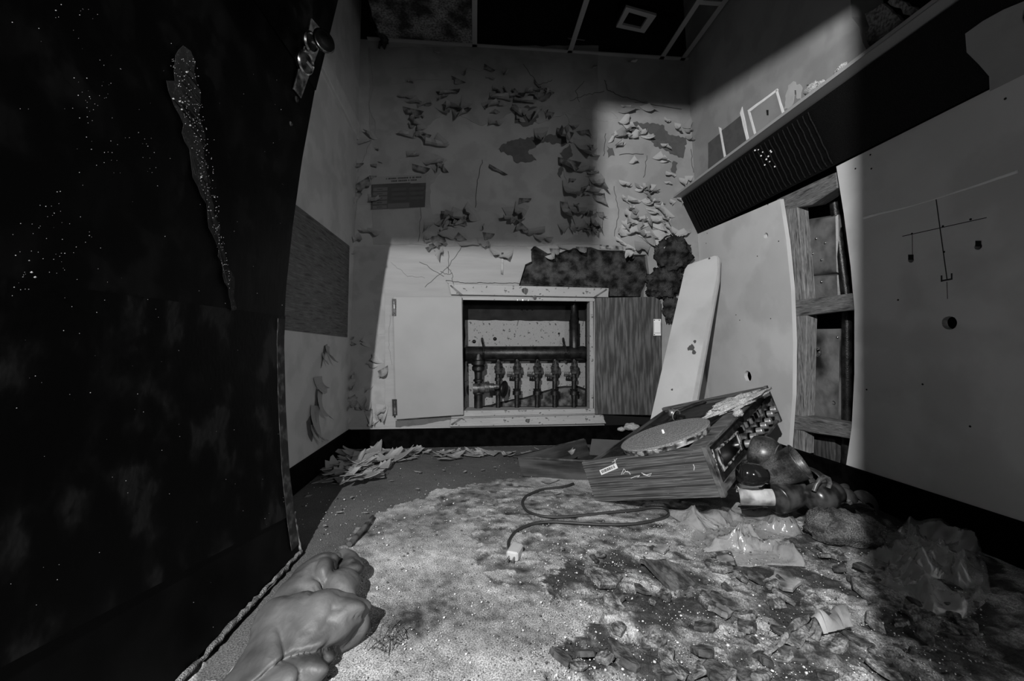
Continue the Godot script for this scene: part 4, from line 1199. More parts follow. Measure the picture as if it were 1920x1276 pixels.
# ------------------------------------------------------------------ pipework
func pipes():
	var z := -D - 0.105
	var P := func(px: float, py: float, dz := 0.0) -> Vector3: return at_z(px, py, z + dz)
	var k := 0.2 / 63.0     # metres per pixel there
	k = (D + 0.105) / 780.0
	var t := thing("pipe_manifold", "rusty black header pipe with branch valves inside the open cupboard", "pipes", Transform3D(Basis(), P.call(985, 768)))
	var st := begin()
	add_tube(st, [P.call(872, 662), P.call(874, 662), P.call(1095, 661), P.call(1099, 661)], [11 * k, 13 * k, 13 * k, 11 * k], 18)
	obj("header_pipe", done(st), M.iron, t)
	st = begin()
	add_tube(st, [P.call(1076, 661), P.call(1076, 600), P.call(1076, 599), P.call(1076, 588), P.call(1076, 587), P.call(1076, 562)], [9 * k, 9 * k, 7 * k, 7 * k, 6 * k, 6 * k], 16)
	obj("riser_pipe", done(st), M.iron, t)
	# hanger straps
	for q in [[906, 636], [1058, 636]]:
		st = begin()
		var pts: Array = []
		for i in 17:
			var a := TAU * i / 16.0
			var c: Vector3 = P.call(q[0], 661.0)
			pts.append(c + Vector3(0.002 * sin(a * 2), sin(a) * 14.5 * k, cos(a) * 14.5 * k))
		add_tube(st, pts, 1.6 * k, 6)
		add_tube(st, [P.call(q[0], 647), P.call(q[0] - 2, 640, -0.02), P.call(q[0] - 2, 634, -0.06)], 2.2 * k, 6)
		obj("hanger_strap", done(st), M.iron, t)
	# left branch: big union, gate valve lying sideways
	st = begin()
	add_lathe(st, [Vector2(0, 768), Vector2(8, 768), Vector2(8, 740), Vector2(10, 738), Vector2(10, 733), Vector2(7, 731), Vector2(7, 716), Vector2(9.5, 715), Vector2(9.5, 712), Vector2(7, 710), Vector2(7.5, 698), Vector2(12, 694), Vector2(12, 688), Vector2(10, 686), Vector2(13, 684), Vector2(13, 677), Vector2(10, 675), Vector2(9, 664), Vector2(0, 664)].map(func(q): return Vector2(q.x * k, (768 - q.y) * k)), 18)
	obj("branch_union", done(st), M.iron, t, Transform3D(Basis(), P.call(897, 768, 0.012)))
	var v := obj("gate_valve", _rod(P.call(888, 728, 0.03), P.call(936, 724, 0.05), [[0, 9], [0.45, 9], [0.46, 10.5], [0.62, 10.5], [0.63, 7], [0.8, 7], [0.81, 5], [1.0, 4]], k, 12), M.brass_dull, t)
	st = begin()
	add_lathe(st, [Vector2(0, -2 * k), Vector2(4 * k, -2 * k), Vector2(14 * k, -2.5 * k), Vector2(16 * k, 0), Vector2(14 * k, 2.5 * k), Vector2(4 * k, 2 * k), Vector2(0, 2 * k)], 18, Transform3D(), true)
	obj("hand_wheel", done(st), M.iron, v, along(P.call(945, 729, 0.055), Vector3(0.9, -0.1, 0.45)))
	# five identical branches
	for i in 5:
		var x: float = [934, 969, 1007, 1040, 1076][i]
		var g: Node = obj("branch_pipe", _rod(P.call(x, 768), P.call(x, 664), [[0, 4.5], [0.27, 4.5], [0.271, 8], [0.34, 8], [0.35, 6.5], [0.38, 8], [0.385, 4.5], [0.52, 4.5], [0.521, 6.5], [0.58, 6.5], [0.585, 5], [1.0, 5]], k, 14), M.iron, t)
		obj("valve_body", _rod(P.call(x, 698, 0.012), P.call(x + 2, 676, 0.045), [[0, 7], [0.3, 7], [0.31, 8.5], [0.45, 8.5], [0.46, 5], [0.62, 5], [0.63, 6.5], [0.72, 6.5], [0.73, 2.5], [1.0, 2]], k, 12), M.brass_dull, g)
		if i > 0:
			st = begin()
			var s0: Vector3 = P.call(x - 3, 705, 0.01)
			add_tube(st, [s0, P.call(x - 10, 704, 0.03), P.call(x - 18, 703, 0.035)], [3.2 * k, 2.6 * k, 2.6 * k], 8)
			for j in 3:
				var e: Vector3 = P.call(x - 9 - 4 * j, 701, 0.033)
				add_tube(st, [e, e + Vector3(0, 4.5 * k, 0)], 1.5 * k, 6)
			obj("drain_cock", done(st), M.brass_dull, g)
	# marks on the plaster
	for q in [[889, 640, 5], [928, 635, 5], [1048, 625, 3]]:
		st = begin()
		add_lathe(st, [Vector2(q[2] * k * 0.8, 0), Vector2(q[2] * k * 0.6, 0.006), Vector2(0, 0.012)], 8, Transform3D(), true)
		tag(obj("wall_plug", done(st), M.iron, self, along(at_z(q[0], q[1], -D - 0.189), Vector3(0, 0, 1))), "dark rusted bolt stub in the cupboard plaster, %s" % ["left of the hanger strap", "right of the left hanger strap", "beside the riser pipe"][[889, 928, 1048].find(q[0])], "bolt", "bolt stubs above the header pipe")

func _rod(a: Vector3, b: Vector3, prof: Array, k: float, sides := 12) -> ArrayMesh:
	var st := begin()
	var l := a.distance_to(b)
	var p: Array = [Vector2(0, 0)]
	for q in prof: p.append(Vector2(q[1] * k, q[0] * l))
	p.append(Vector2(0, l))
	add_lathe(st, p, sides, along(a, b - a))
	return done(st)

# ------------------------------------------------------------------ mineral wool
func insulation():
	var nz := FastNoiseLite.new()
	nz.seed = 41; nz.frequency = 9.0; nz.fractal_octaves = 5
	var a := hit(FB, 955, 551)
	var b := hit(FB, 1235, 450)
	var st := begin()
	add_sheet(st, 90, 48, func(u, v):
		var x := lerpf(a.x, b.x, u)
		var y := lerpf(a.y, b.y, v)
		return Vector3(x, y, -D - 0.035 + 0.018 * nz.get_noise_2d(x, y) + 0.006 * nz.get_noise_2d(x * 4, y * 4)))
	obj("insulation_layer", done(st), M.wool, M["wall_node"])
	var n2 := FastNoiseLite.new()
	n2.seed = 43; n2.frequency = 2.2; n2.fractal_octaves = 5
	# the torn clump bulging out at the corner, and its hanging tail
	var c := thing("insulation_clump", "dark torn clump of fibrous insulation bulging from the far right corner", "insulation", Transform3D(Basis(), at_z(1255, 600, -D + 0.05)))
	var parts := [[1262, 478, 0.10, 0.105, 0.055, 1.0], [1246, 530, 0.10, 0.085, 0.04, 2.0], [1232, 548, 0.06, 0.03, 0.03, 3.0], [1258, 578, 0.045, 0.075, 0.025, 4.0]]
	for q in parts:
		var s2 := begin()
		add_sheet(s2, 44, 26, func(u, v):
			var an: float = TAU * u
			var be: float = PI * (v - 0.5)
			var d := Vector3(cos(an) * cos(be), sin(be), -sin(an) * cos(be))
			if u >= 1.0: d = Vector3(cos(be), sin(be), 0)
			var r: float = 1.0 + 0.42 * n2.get_noise_3dv(d * 1.0 + Vector3(q[5] * 7, 0, 0)) + 0.22 * n2.get_noise_3dv(d * 4.0 + Vector3(0, q[5] * 5, 0))
			return d * Vector3(q[2], q[3], q[4]) * r)
		obj("wool_lump", done(s2), M.wool, c, Transform3D(Basis(), at_z(q[0], q[1], -D + 0.035)))

func leaning_board():
	var bl := on_floor(1206, 845)
	var br := on_floor(1276, 862)
	var tl := at_z(1285, 500, -D + 0.12)
	var f := frame3(bl, br, tl)
	var t := thing("loose_board", "pale loose board leaning in the far right corner against the fixed wall board", "board", Transform3D(Basis(), bl))
	plate("face", f, poly(f, [1206, 845, 1276, 862, 1345, 508, 1344, 481, 1340, 479, 1290, 496, 1284, 505]), 0.012, M.board_face, t, [], -0.012)
	plate("edge", f, poly(f, [1276, 862, 1286, 864, 1347, 525, 1349, 484, 1345, 479, 1341, 479, 1344, 508]), 0.014, M.board_edge, t, [], -0.016)
	for q in [[1296, 652, 6], [1330, 484, 2], [1303, 640, 3], [1260, 730, 2], [1301, 660, 4]]:
		plate("gouge", f, ragged(disc2(poly(f, [q[0], q[1]])[0], q[2] / 360.0, 8, 0.3), 0.006, 0.003), 0.0008, M.bare_patch, t)

# ------------------------------------------------------------------ record player
func record_player():
	var T := Transform3D(Basis(Vector3.UP, -0.925) * Basis(Vector3(0, 0, 1), 0.2953) * Basis(Vector3.RIGHT, 0.1987), Vector3(0.424, 0.002, -1.438))
	var L := 0.445     # back to front
	var H := 0.143
	var W := 0.669
	var t := thing("record_player", "wrecked wood-cased record player with platter, dial and knobs, tilted on the rubble", "record player", T)
	var X := T.basis.x; var Y := T.basis.y; var Z := T.basis.z
	var fl := Transform3D(Basis(X, Y, Z), T.origin)                                     # left side panel, facing the camera
	var ff := Transform3D(Basis(-Z, Y, X), T * Vector3(L, 0, 0))                        # front
	var ft := Transform3D(Basis(X, -Z, Y), T * Vector3(0, H, 0))                        # top
	var box := func(nm: String, lo: Vector3, hi: Vector3, m: Material, bev := 0.002, par: Node = t):
		var st := begin()
		add_box(st, lo, hi, bev)
		return obj(nm, done(st), m, par, T)
	var sp = box.call("side_panel", Vector3(0, 0, -0.02), Vector3(L + 0.008, H, 0), M.walnut, 0.0015)
	box.call("panel_edging", Vector3(L - 0.004, -0.001, -0.021), Vector3(L + 0.010, H + 0.001, 0.001), M.walnut_edge, 0.001, sp)
	var sr = box.call("side_panel", Vector3(0, 0, -W), Vector3(L + 0.008, H, -W + 0.018), M.walnut, 0.0015)
	box.call("panel_edging", Vector3(L - 0.004, -0.001, -W - 0.001), Vector3(L + 0.010, H + 0.001, -W + 0.019), M.walnut_edge, 0.001, sr)
	box.call("bottom_board", Vector3(0.005, 0.004, -W + 0.018), Vector3(L - 0.012, 0.014, -0.02), M.tray_dark, 0.001)
	box.call("back_board", Vector3(0.002, 0.014, -W + 0.018), Vector3(0.012, H - 0.012, -0.02), M.tray_dark, 0.001)
	box.call("deck", Vector3(0.012, H - 0.03, -W + 0.018), Vector3(L - 0.05, H - 0.022, -0.02), M.deck, 0.001)
	box.call("deck_plinth", Vector3(0.06, H - 0.022, -0.62), Vector3(0.30, H - 0.012, -0.42), M.deck, 0.003)
	box.call("top_trim", Vector3(L - 0.055, H - 0.014, -W + 0.018), Vector3(L + 0.004, H - 0.002, -0.02), M.walnut, 0.003)
	box.call("bottom_trim", Vector3(L - 0.03, 0.0, -W + 0.018), Vector3(L + 0.004, 0.012, -0.02), M.walnut_edge, 0.002)
	box.call("front_panel", Vector3(L - 0.022, 0.012, -W + 0.018), Vector3(L - 0.014, H - 0.014, -0.02), M.deck, 0.001)
	var fz := -0.014       # the front panel sits back from the case edge
	var FP := func(x: float, y: float) -> Vector2: return Vector2(x, y)
	# dial window with its pale frame
	var win := plate("dial_frame", ff, poly(ff, [1340, 843, 1381, 808, 1391, 841, 1355, 884], fz), 0.006, M.alloy_dirty, t, [poly(ff, [1346, 843, 1379, 814, 1387, 840, 1357, 877], fz)], fz, 0.001)
	plate("dial_glass", ff, poly(ff, [1345, 843, 1380, 813, 1388, 840, 1357, 879], fz), 0.002, M.smoked_glass, win, [], fz + 0.001)
	plate("speaker_slot", ff, poly(ff, [1327, 847, 1334, 842, 1350, 897, 1343, 905], fz), 0.004, M.gauge_bits, t, [], fz)
	var pm := plate("control_panel", ff, poly(ff, [1383, 806, 1425, 760, 1437, 800, 1392, 838], fz), 0.004, M.panel_metal, t, [], fz, 0.001)
	plate("control_panel", ff, poly(ff, [1427, 757, 1437, 745, 1449, 782, 1439, 796], fz), 0.004, M.panel_metal, t, [], fz, 0.001)
	for i in 14:      # push buttons along the top of the panel
		var px := lerpf(1386, 1425, i / 13.0)
		var py := lerpf(807, 770, i / 13.0) + (1.0 if i % 2 else -0.5)
		var c := poly(ff, [px, py], fz + 0.006)[0]
		var st := begin()
		add_box(st, Vector3(c.x - 0.0055, c.y - 0.011, fz + 0.003), Vector3(c.x + 0.0055, c.y + 0.008, fz + (0.012 if i % 3 else 0.007)), 0.001)
		obj("button", done(st), M.black_trim if i in [0, 1, 3, 5, 8, 10, 12] else M.brushed, pm, ff)
	for q in [[1400, 832], [1410, 819], [1421, 808], [1429, 798], [1437, 790], [1441, 776], [1447, 768]]:
		var c := poly(ff, [q[0], q[1]], fz + 0.012)[0]
		var st := begin()
		add_lathe(st, [Vector2(0, 0), Vector2(0.0145, 0), Vector2(0.0145, 0.004), Vector2(0.0125, 0.006), Vector2(0.0125, 0.024), Vector2(0.0115, 0.026), Vector2(0, 0.026)], 20)
		var kn := obj("knob", done(st), M.chrome_soft, pm, along(ff * Vector3(c.x, c.y, fz + 0.003), ff.basis.z))
		st = begin()
		add_lathe(st, [Vector2(0.0128, 0.0), Vector2(0.016, 0.0), Vector2(0.016, 0.006), Vector2(0.0128, 0.006)], 20)
		obj("knob_skirt", done(st), M.black_trim, kn, along(ff * Vector3(c.x, c.y, fz + 0.004), ff.basis.z))
	var st := begin()
	add_lathe(st, [Vector2(0, -0.012), Vector2(0.013, -0.012), Vector2(0.015, 0), Vector2(0, 0)], 14)
	obj("foot", done(st), M.black_trim, t, T * Transform3D(Basis(), Vector3(L - 0.04, 0.002, -W + 0.05)))
	st = begin()
	add_lathe(st, [Vector2(0, -0.012), Vector2(0.013, -0.012), Vector2(0.015, 0), Vector2(0, 0)], 14)
	obj("foot", done(st), M.black_trim, t, T * Transform3D(Basis(), Vector3(L - 0.04, 0.002, -0.06)))
	# platter with a ribbed mat
	var pc := poly(ft, [1246, 816], 0.012)[0]
	var PT := ft * Transform3D(Basis(Vector3(1, 0, 0), Vector3(0, 0, 1), Vector3(0, -1, 0)), Vector3(pc.x, pc.y, -0.006))
	st = begin()
	add_lathe(st, [Vector2(0, 0), Vector2(0.125, 0), Vector2(0.143, 0.004), Vector2(0.146, 0.018), Vector2(0.144, 0.021), Vector2(0, 0.021)], 64, Transform3D())
	var pt := obj("platter", done(st), M.alloy_dirty, t, PT)
	st = begin()
	var prof: Array = [Vector2(0.147, 0.0205), Vector2(0.148, 0.024)]
	for i in 12: prof.append(Vector2(0.146 - i * 0.011, 0.0265 if i % 2 else 0.0255))
	prof.append(Vector2(0, 0.0262))
	add_lathe(st, prof, 64)
	obj("platter_mat", done(st), M.rubber_mat, pt, PT)
	st = begin()
	add_lathe(st, [Vector2(0.0045, 0.026), Vector2(0.004, 0.038), Vector2(0, 0.040)], 10)
	obj("spindle", done(st), M.white_plastic, pt, PT)
	# tone arm swung up at the back
	var cw := at_z(1257, 772, -1.62)
	var piv := at_z(1268, 778, -1.60)
	var bend := at_z(1284, 781, -1.55)
	var head := at_z(1284, 796, -1.53)
	st = begin()
	add_tube(st, [cw, piv, bend.lerp(piv, 0.4) + Vector3(0, 0.003, 0), bend, bend.lerp(head, 0.4), head], [0.005, 0.006, 0.005, 0.005, 0.008, 0.011], 10)
	var arm := obj("tone_arm", done(st), M.iron, t)
	st = begin()
	var kk := (piv - cw).normalized()
	add_lathe(st, [Vector2(0, -0.016), Vector2(0.016, -0.016), Vector2(0.017, -0.010), Vector2(0.017, 0.004), Vector2(0.014, 0.006), Vector2(0, 0.006)], 20)
	obj("counterweight", done(st), M.brushed, arm, along(cw, -kk))
	st = begin()
	var ring: Array = []
	var yx := along(piv, kk + Vector3(0.2, 0, 0.9))
	for i in 25: ring.append(yx * Vector3(cos(TAU * i / 24.0) * 0.021, 0, sin(TAU * i / 24.0) * 0.021))
	add_tube(st, ring, 0.0022, 6)
	obj("gimbal_ring", done(st), M.chrome_soft, arm)
	st = begin()
	add_tube(st, [piv, T * Vector3(0.12, H - 0.02, -0.42)], 0.012, 12)
	obj("arm_post", done(st), M.iron, arm)
	# deck clutter: strips and the broken corner of the lid hinge
	for q in [[1262, 770, 1330, 745, 0.012], [1290, 800, 1345, 765, 0.008], [1300, 812, 1370, 765, 0.006]]:
		var a := ft * Vector3(poly(ft, [q[0], q[1]])[0].x, poly(ft, [q[0], q[1]])[0].y, -0.012)
		var b := ft * Vector3(poly(ft, [q[2], q[3]])[0].x, poly(ft, [q[2], q[3]])[0].y, -0.012)
		st = begin()
		add_tube(st, [a, a.lerp(b, 0.5) + Y * 0.004, b], q[4] * 0.7, 6)
		obj("deck_strip", done(st), M.deck, t)
	# barcode sticker and chalk scribbles on the side panel
	var im := Image.create(160, 60, false, Image.FORMAT_RGB8)
	im.fill(Color(0.85, 0.85, 0.85))
	var r := RandomNumberGenerator.new()
	r.seed = 9
	var x := 14
	while x < 140:
		var w := r.randi_range(2, 6)
		im.fill_rect(Rect2i(x, 12, w, 32), Color(0.05, 0.05, 0.05))
		x += w + r.randi_range(2, 5)
	var bm := StandardMaterial3D.new()
	bm.albedo_texture = ImageTexture.create_from_image(im)
	bm.roughness = 0.6
	var bp: Array = []
	for q in [[1128, 890], [1159, 877], [1155, 868], [1124, 881]]:
		var c := poly(fl, [q[0], q[1]])[0]
		bp.append(fl * Vector3(c.x, c.y, 0.0005))
	obj("barcode_sticker", printed(bp, 0.0006), bm, sp)
	for s in [[1148, 866, 1153, 864, 1157, 859], [1150, 872, 1154, 866, 1152, 861], [1165, 889, 1170, 878, 1174, 884, 1180, 885, 1182, 889], [1168, 888, 1172, 884, 1178, 883], [1183, 896, 1190, 893, 1200, 891, 1196, 894], [1203, 886, 1212, 890, 1222, 887, 1218, 892, 1206, 889], [1300, 870, 1302, 875, 1301, 881]]:
		var pts: Array = []
		for i in range(0, s.size(), 2):
			var c := poly(fl, [s[i], s[i + 1]])[0]
			pts.append(fl * Vector3(c.x, c.y, 0.0005))
		st = begin()
		add_tube(st, pts, 0.0011, 5)
		obj("chalk_mark", done(st), M.crumb_light, sp)
	st = begin()
	for i in 60:
		var p := Vector3(rng.randf_range(0.01, L), rng.randf_range(0.005, H), 0.0005)
		var rr := rng.randf_range(0.0005, 0.0014)
		add_lathe(st, [Vector2(0, -rr), Vector2(rr, 0), Vector2(0, rr)], 5, fl * Transform3D(Basis(), p), true)
	obj("plaster_specks", done(st), M.splash, sp).set_meta("kind", "stuff")
	# fallen plaster lying on top
	var cc := ft * Vector3(poly(ft, [1378, 756], 0.012)[0].x, poly(ft, [1378, 756], 0.012)[0].y, 0.008)
	var dirv := (hit(ft, 1418, 738) - hit(ft, 1340, 772)).normalized()
	var o := obj("plaster_chunk", lump(Vector3(0.125, 0.022, 0.042), 61, 0.7, 0.018, 48, 24, true), M.plaster_chunk, self, Transform3D(Basis(dirv, Y, dirv.cross(Y)), cc))
	tag(o, "long crumbly pale plaster chunk lying on top of the record player", "plaster chunk")
	cc = ft * Vector3(poly(ft, [1385, 776])[0].x, poly(ft, [1385, 776])[0].y, 0.004)
	tag(obj("plaster_crumb", lump(Vector3(0.016, 0.012, 0.02), 62, 0.5, 0.03, 16, 10), M.plaster_chunk, self, Transform3D(T.basis, cc)), "small plaster crumb on the front top edge of the record player", "plaster crumb")
	plate("paper_scrap", ft, poly(ft, [1313, 806, 1324, 801, 1331, 804, 1320, 813], -0.012), 0.0015, M.white_plastic, t, [], -0.014)

# ------------------------------------------------------------------ dark tray beside the player
func tray():
	var a := on_floor(979, 893)          # near left, bottom
	var b := on_floor(1112, 902)         # near right, bottom
	var c := on_floor(1085, 838)
	var h := 0.085
	var u := (b - a).normalized()
	var w := a.distance_to(b)
	var n := u.cross(Vector3.UP).normalized()         # towards the camera
	var d := 0.46
	var dep := (-n * 0.80 + u * 0.60).normalized()   # its long side runs back to the right
	dep = (on_floor(1165, 838) - a).normalized()
	var B := Basis(u, Vector3.UP, u.cross(Vector3.UP))
	var t := thing("wooden_tray", "dark shallow box lid lying behind the left side of the record player", "tray", Transform3D(B, a))
	var lean := -u * 0.02 + Vector3.UP * h
	var wall := func(nm: String, p: Vector3, q: Vector3, out: Vector3):
		var st := begin()
		var f := func(uu, vv): return p.lerp(q, uu) + (Vector3.UP * h + out * 0.025) * vv
		add_sheet(st, 10, 3, f, 0.011, false)
		return obj(nm, done(st), M.tray_shaded if nm == "back_side" else M.tray_dark, t)
	var a2 := a + dep * d
	var b2 := b + dep * d
	wall.call("front_side", a, b, -dep)
	wall.call("left_side", a2, a, -u)
	wall.call("back_side", b2, a2, dep)
	var st := begin()
	add_sheet(st, 4, 4, func(uu, vv): return a.lerp(b, uu).lerp(a2.lerp(b2, uu), vv) + Vector3(0, 0.012, 0), 0.010, false)
	obj("tray_floor", done(st), M.tray_dark, t)
	for q in [[1068, 850, 0.022]]:
		var p := on_floor(q[0], q[1], h + 0.002)
		o_flake(p, q[2], "white plaster flake caught on the rim of the dark tray", "")
	st = begin()
	add_tube(st, [a2 + Vector3.UP * h - u * 0.025, a + Vector3.UP * h - u * 0.02 - dep * 0.022, b + Vector3.UP * h - dep * 0.025], 0.005, 6)
	obj("rim", done(st), M.walnut_edge, t)
	# a strip of trim lying across it
	st = begin()
	add_tube(st, [on_floor(1112, 868, 0.1), on_floor(1172, 830, 0.13), on_floor(1240, 780, 0.17)], [0.008, 0.01, 0.01], 6)
	tag(obj("trim_strip", done(st), M.tray_dark), "dark splintered strip lying across the tray beside the platter", "strip")

func o_flake(p: Vector3, s: float, label: String, group: String):
	var o := obj("paint_flake", flake(s * 1.6, s * 1.3, 0.9, 0.4, int(p.x * 1000)), M.flake_back, self, Transform3D(Basis(Vector3.RIGHT, -1.3) * Basis(Vector3(0, 0, 1), p.x * 20), p))
	tag(o, label, "plaster flake", group)

# ------------------------------------------------------------------ cable and plug
func cable():
	var raw := [[1075, 906], [1056, 912], [1022, 916], [1002, 922], [985, 931], [979, 942], [984, 953], [993, 960], [1012, 966], [1042, 969], [1090, 966], [1144, 960], [1190, 956], [1220, 951], [1245, 952], [1254, 960], [1250, 967], [1240, 972], [1200, 980], [1160, 983], [1110, 982], [1062, 979], [1030, 978], [1005, 980], [985, 986], [967, 996], [957, 1008], [953, 1020], [956, 1034]]
	var cv := Curve3D.new()
	for q in raw: cv.add_point(on_floor(q[0], q[1], 0.009))
	var pts: Array = []
	var L := cv.get_baked_length()
	for i in 120: pts.append(cv.sample_baked(L * i / 119.0, true))
	var st := begin()
	add_tube(st, pts, 0.0043, 8)
	var t := thing("power_cable", "dark power cable looping over the floor in front of the tray, with pale plug", "cable", Transform3D(Basis(), pts[60]))
	obj("cord", done(st), M.rubber_cable, t)
	var p0: Vector3 = on_floor(959, 1036, 0.014)
	var d: Vector3 = (on_floor(975, 1020, 0.014) - on_floor(958, 1050, 0.014)).normalized()
	st = begin()
	add_box(st, Vector3(-0.016, -0.027, -0.012), Vector3(0.016, 0.027, 0.012), 0.004)
	var X := along(on_floor(965, 1034, 0.016), d, Vector3(0, 1, 0.1))
	var pl := obj("plug", done(st), M.plug_plastic, t, X)
	st = begin()
	add_tube(st, [X * Vector3(-0.007, -0.026, 0), X * Vector3(-0.007, -0.045, 0)], 0.0024, 8)
	add_tube(st, [X * Vector3(0.007, -0.026, 0), X * Vector3(0.007, -0.045, 0)], 0.0024, 8)
	obj("pins", done(st), M.brushed, pl)

# ------------------------------------------------------------------ pots and cups under the player
func vessel(called: String, label: String, cat: String, prof: Array, p: Vector3, dir: Vector3, m: Material, segs := 32) -> Node3D:
	var t := thing(called, label, cat, along(p, dir))
	var st := begin()
	add_lathe(st, prof, segs, Transform3D(), true)
	obj("body", done(st), m, t, along(p, dir))
	return t

func vessels():
	# big pot on its side, its base turned to the camera
	var t := vessel("cooking_pot", "large round grey pot lying on its side under the record player's front", "pot",
		[Vector2(0.0, 0.0), Vector2(0.040, 0.0), Vector2(0.043, 0.003), Vector2(0.049, 0.012), Vector2(0.056, 0.028), Vector2(0.057, 0.045), Vector2(0.053, 0.065), Vector2(0.051, 0.072), Vector2(0.048, 0.072), Vector2(0.05, 0.063), Vector2(0.053, 0.045), Vector2(0.046, 0.016), Vector2(0, 0.008)],
		at_z(1459, 858, -1.22), Vector3(-0.55, 0.1, -0.75), M.pot_grey)
	var st := begin()
	var ring: Array = []
	var X: Transform3D = along(at_z(1459, 858, -1.22), Vector3(-0.55, 0.1, -0.75))
	for i in 33: ring.append(X * Vector3(cos(TAU * i / 32.0) * 0.040, 0.001, sin(TAU * i / 32.0) * 0.040))
	add_tube(st, ring, 0.0022, 6)
	obj("foot_ring", done(st), M.cup_grey, t)
	# open cup in front of it
	t = vessel("cup", "grey cup lying with its open mouth to the right, in front of the large pot", "cup",
		[Vector2(0.0, 0.0), Vector2(0.036, 0.0), Vector2(0.040, 0.004), Vector2(0.047, 0.05), Vector2(0.052, 0.105), Vector2(0.054, 0.108), Vector2(0.0515, 0.109), Vector2(0.049, 0.10), Vector2(0.044, 0.05), Vector2(0.037, 0.008), Vector2(0, 0.006)],
		at_z(1436, 893, -1.22), at_z(1497, 866, -1.16) - at_z(1436, 893, -1.22), M.cup_grey)
	# glossy dark jar
	vessel("glazed_jar", "glossy black jar catching highlights, wedged under the record player's front edge", "jar",
		[Vector2(0.0, 0.0), Vector2(0.024, 0.0), Vector2(0.031, 0.008), Vector2(0.034, 0.03), Vector2(0.031, 0.055), Vector2(0.021, 0.066), Vector2(0.021, 0.074), Vector2(0.018, 0.074), Vector2(0.0, 0.066)],
		at_z(1386, 887, -1.12), Vector3(1, -0.1, 0.15), M.dark_glaze)
	# dark bottle lying along the floor
	vessel("dark_bottle", "long dark bottle lying between the glossy jar and the split tube", "bottle",
		[Vector2(0.0, 0.0), Vector2(0.034, 0.0), Vector2(0.038, 0.006), Vector2(0.038, 0.12), Vector2(0.030, 0.14), Vector2(0.015, 0.155), Vector2(0.014, 0.19), Vector2(0.0, 0.19)],
		at_z(1462, 902, -1.24), Vector3(-1, 0.02, 0.1), M.dark_plastic)
	# tumbler with its wide end towards the camera
	t = vessel("tumbler", "grey plastic tumbler lying on its side left of the jug with a handle", "tumbler",
		[Vector2(0.0, 0.0), Vector2(0.040, 0.0), Vector2(0.044, 0.004), Vector2(0.047, 0.09), Vector2(0.048, 0.094), Vector2(0.045, 0.094), Vector2(0.042, 0.01), Vector2(0, 0.006)],
		at_z(1453, 936, -1.17), at_z(1497, 917, -1.21) - at_z(1453, 936, -1.17), M.dark_plastic)
	# a bowl behind
	vessel("bowl", "dark bowl tipped on edge behind the tumbler, mouth to the left", "bowl",
		[Vector2(0.0, 0.0), Vector2(0.025, 0.0), Vector2(0.045, 0.015), Vector2(0.058, 0.045), Vector2(0.062, 0.075), Vector2(0.059, 0.076), Vector2(0.054, 0.045), Vector2(0.04, 0.018), Vector2(0, 0.006)],
		at_z(1535, 905, -1.28), Vector3(-1, 0.0, 0.35), M.dark_plastic)
	# jug with a looped handle
	var jp := at_z(1522, 938, -1.14)
	t = vessel("jug", "dark jug lying down with a looped pale handle standing up", "jug",
		[Vector2(0.0, 0.0), Vector2(0.028, 0.0), Vector2(0.040, 0.012), Vector2(0.044, 0.04), Vector2(0.036, 0.07), Vector2(0.030, 0.085), Vector2(0.034, 0.10), Vector2(0.031, 0.10), Vector2(0.026, 0.085), Vector2(0, 0.08)],
		jp, Vector3(0.95, 0.12, -0.25), M.dark_plastic)
	st = begin()
	var hp: Array = []
	for q in [[1526, 920], [1531, 908], [1538, 898], [1546, 894], [1553, 897], [1556, 905], [1553, 914]]: hp.append(at_z(q[0], q[1], -1.12))
	add_tube(st, hp, [0.006, 0.0065, 0.007, 0.007, 0.007, 0.0065, 0.006], 10)
	obj("handle", done(st), M.cup_grey, t)
	# broken shell-like shards of a bowl
	for q in [[1574, 925, -1.17, 0.052, 20.0, "dark curved bowl shard nearest the baseboard, right of the jug"], [1577, 912, -1.24, 0.035, 70.0, "small dark bowl shard standing behind the jug"], [1616, 932, -1.18, 0.05, -20.0, "dim flat bowl shard lying against the right baseboard"]]:
		st = begin()
		var R: float = q[3]
		add_sheet(st, 16, 8, func(u, v):
			var an: float = lerpf(-1.5, 1.5, u)
			var be: float = lerpf(0.1, 1.2, v)
			return Vector3(sin(an) * cos(be) * R, cos(an) * cos(be) * R * 0.8, sin(be) * R * 0.5), 0.003)
		tag(obj("bowl_shard", done(st), M.dark_plastic, self, Transform3D(Basis(Vector3(0, 0, 1), deg_to_rad(q[4] - 20)), at_z(q[0], q[1] + 14, q[2]))), q[5], "shard", "bowl shards")
	# split card tube and white lid
	st = begin()
	var ta := at_z(1384, 931, -1.15)
	var tb := at_z(1449, 932, -1.12)
	var XT := along(ta, tb - ta, Vector3(0, 0, 1))
	var len_t := ta.distance_to(tb)
	add_sheet(st, 20, 10, func(u, v):
		var an: float = lerpf(-0.4, 4.2, u)
		return XT * Vector3(cos(an + 0.2) * 0.021, v * len_t, sin(an + 0.2) * 0.021), 0.002)
	tag(obj("card_tube", done(st), M.card), "pale split cardboard tube lying in front of the pots", "tube")
	st = begin()
	add_lathe(st, [Vector2(0, 0), Vector2(0.03, 0), Vector2(0.032, 0.004), Vector2(0.028, 0.008), Vector2(0, 0.009)], 24)
	tag(obj("white_lid", done(st), M.white_plastic, self, along(at_z(1404, 918, -1.18), Vector3(0.0, 0.9, 0.35))), "small white plastic lid lying behind the split tube", "lid")

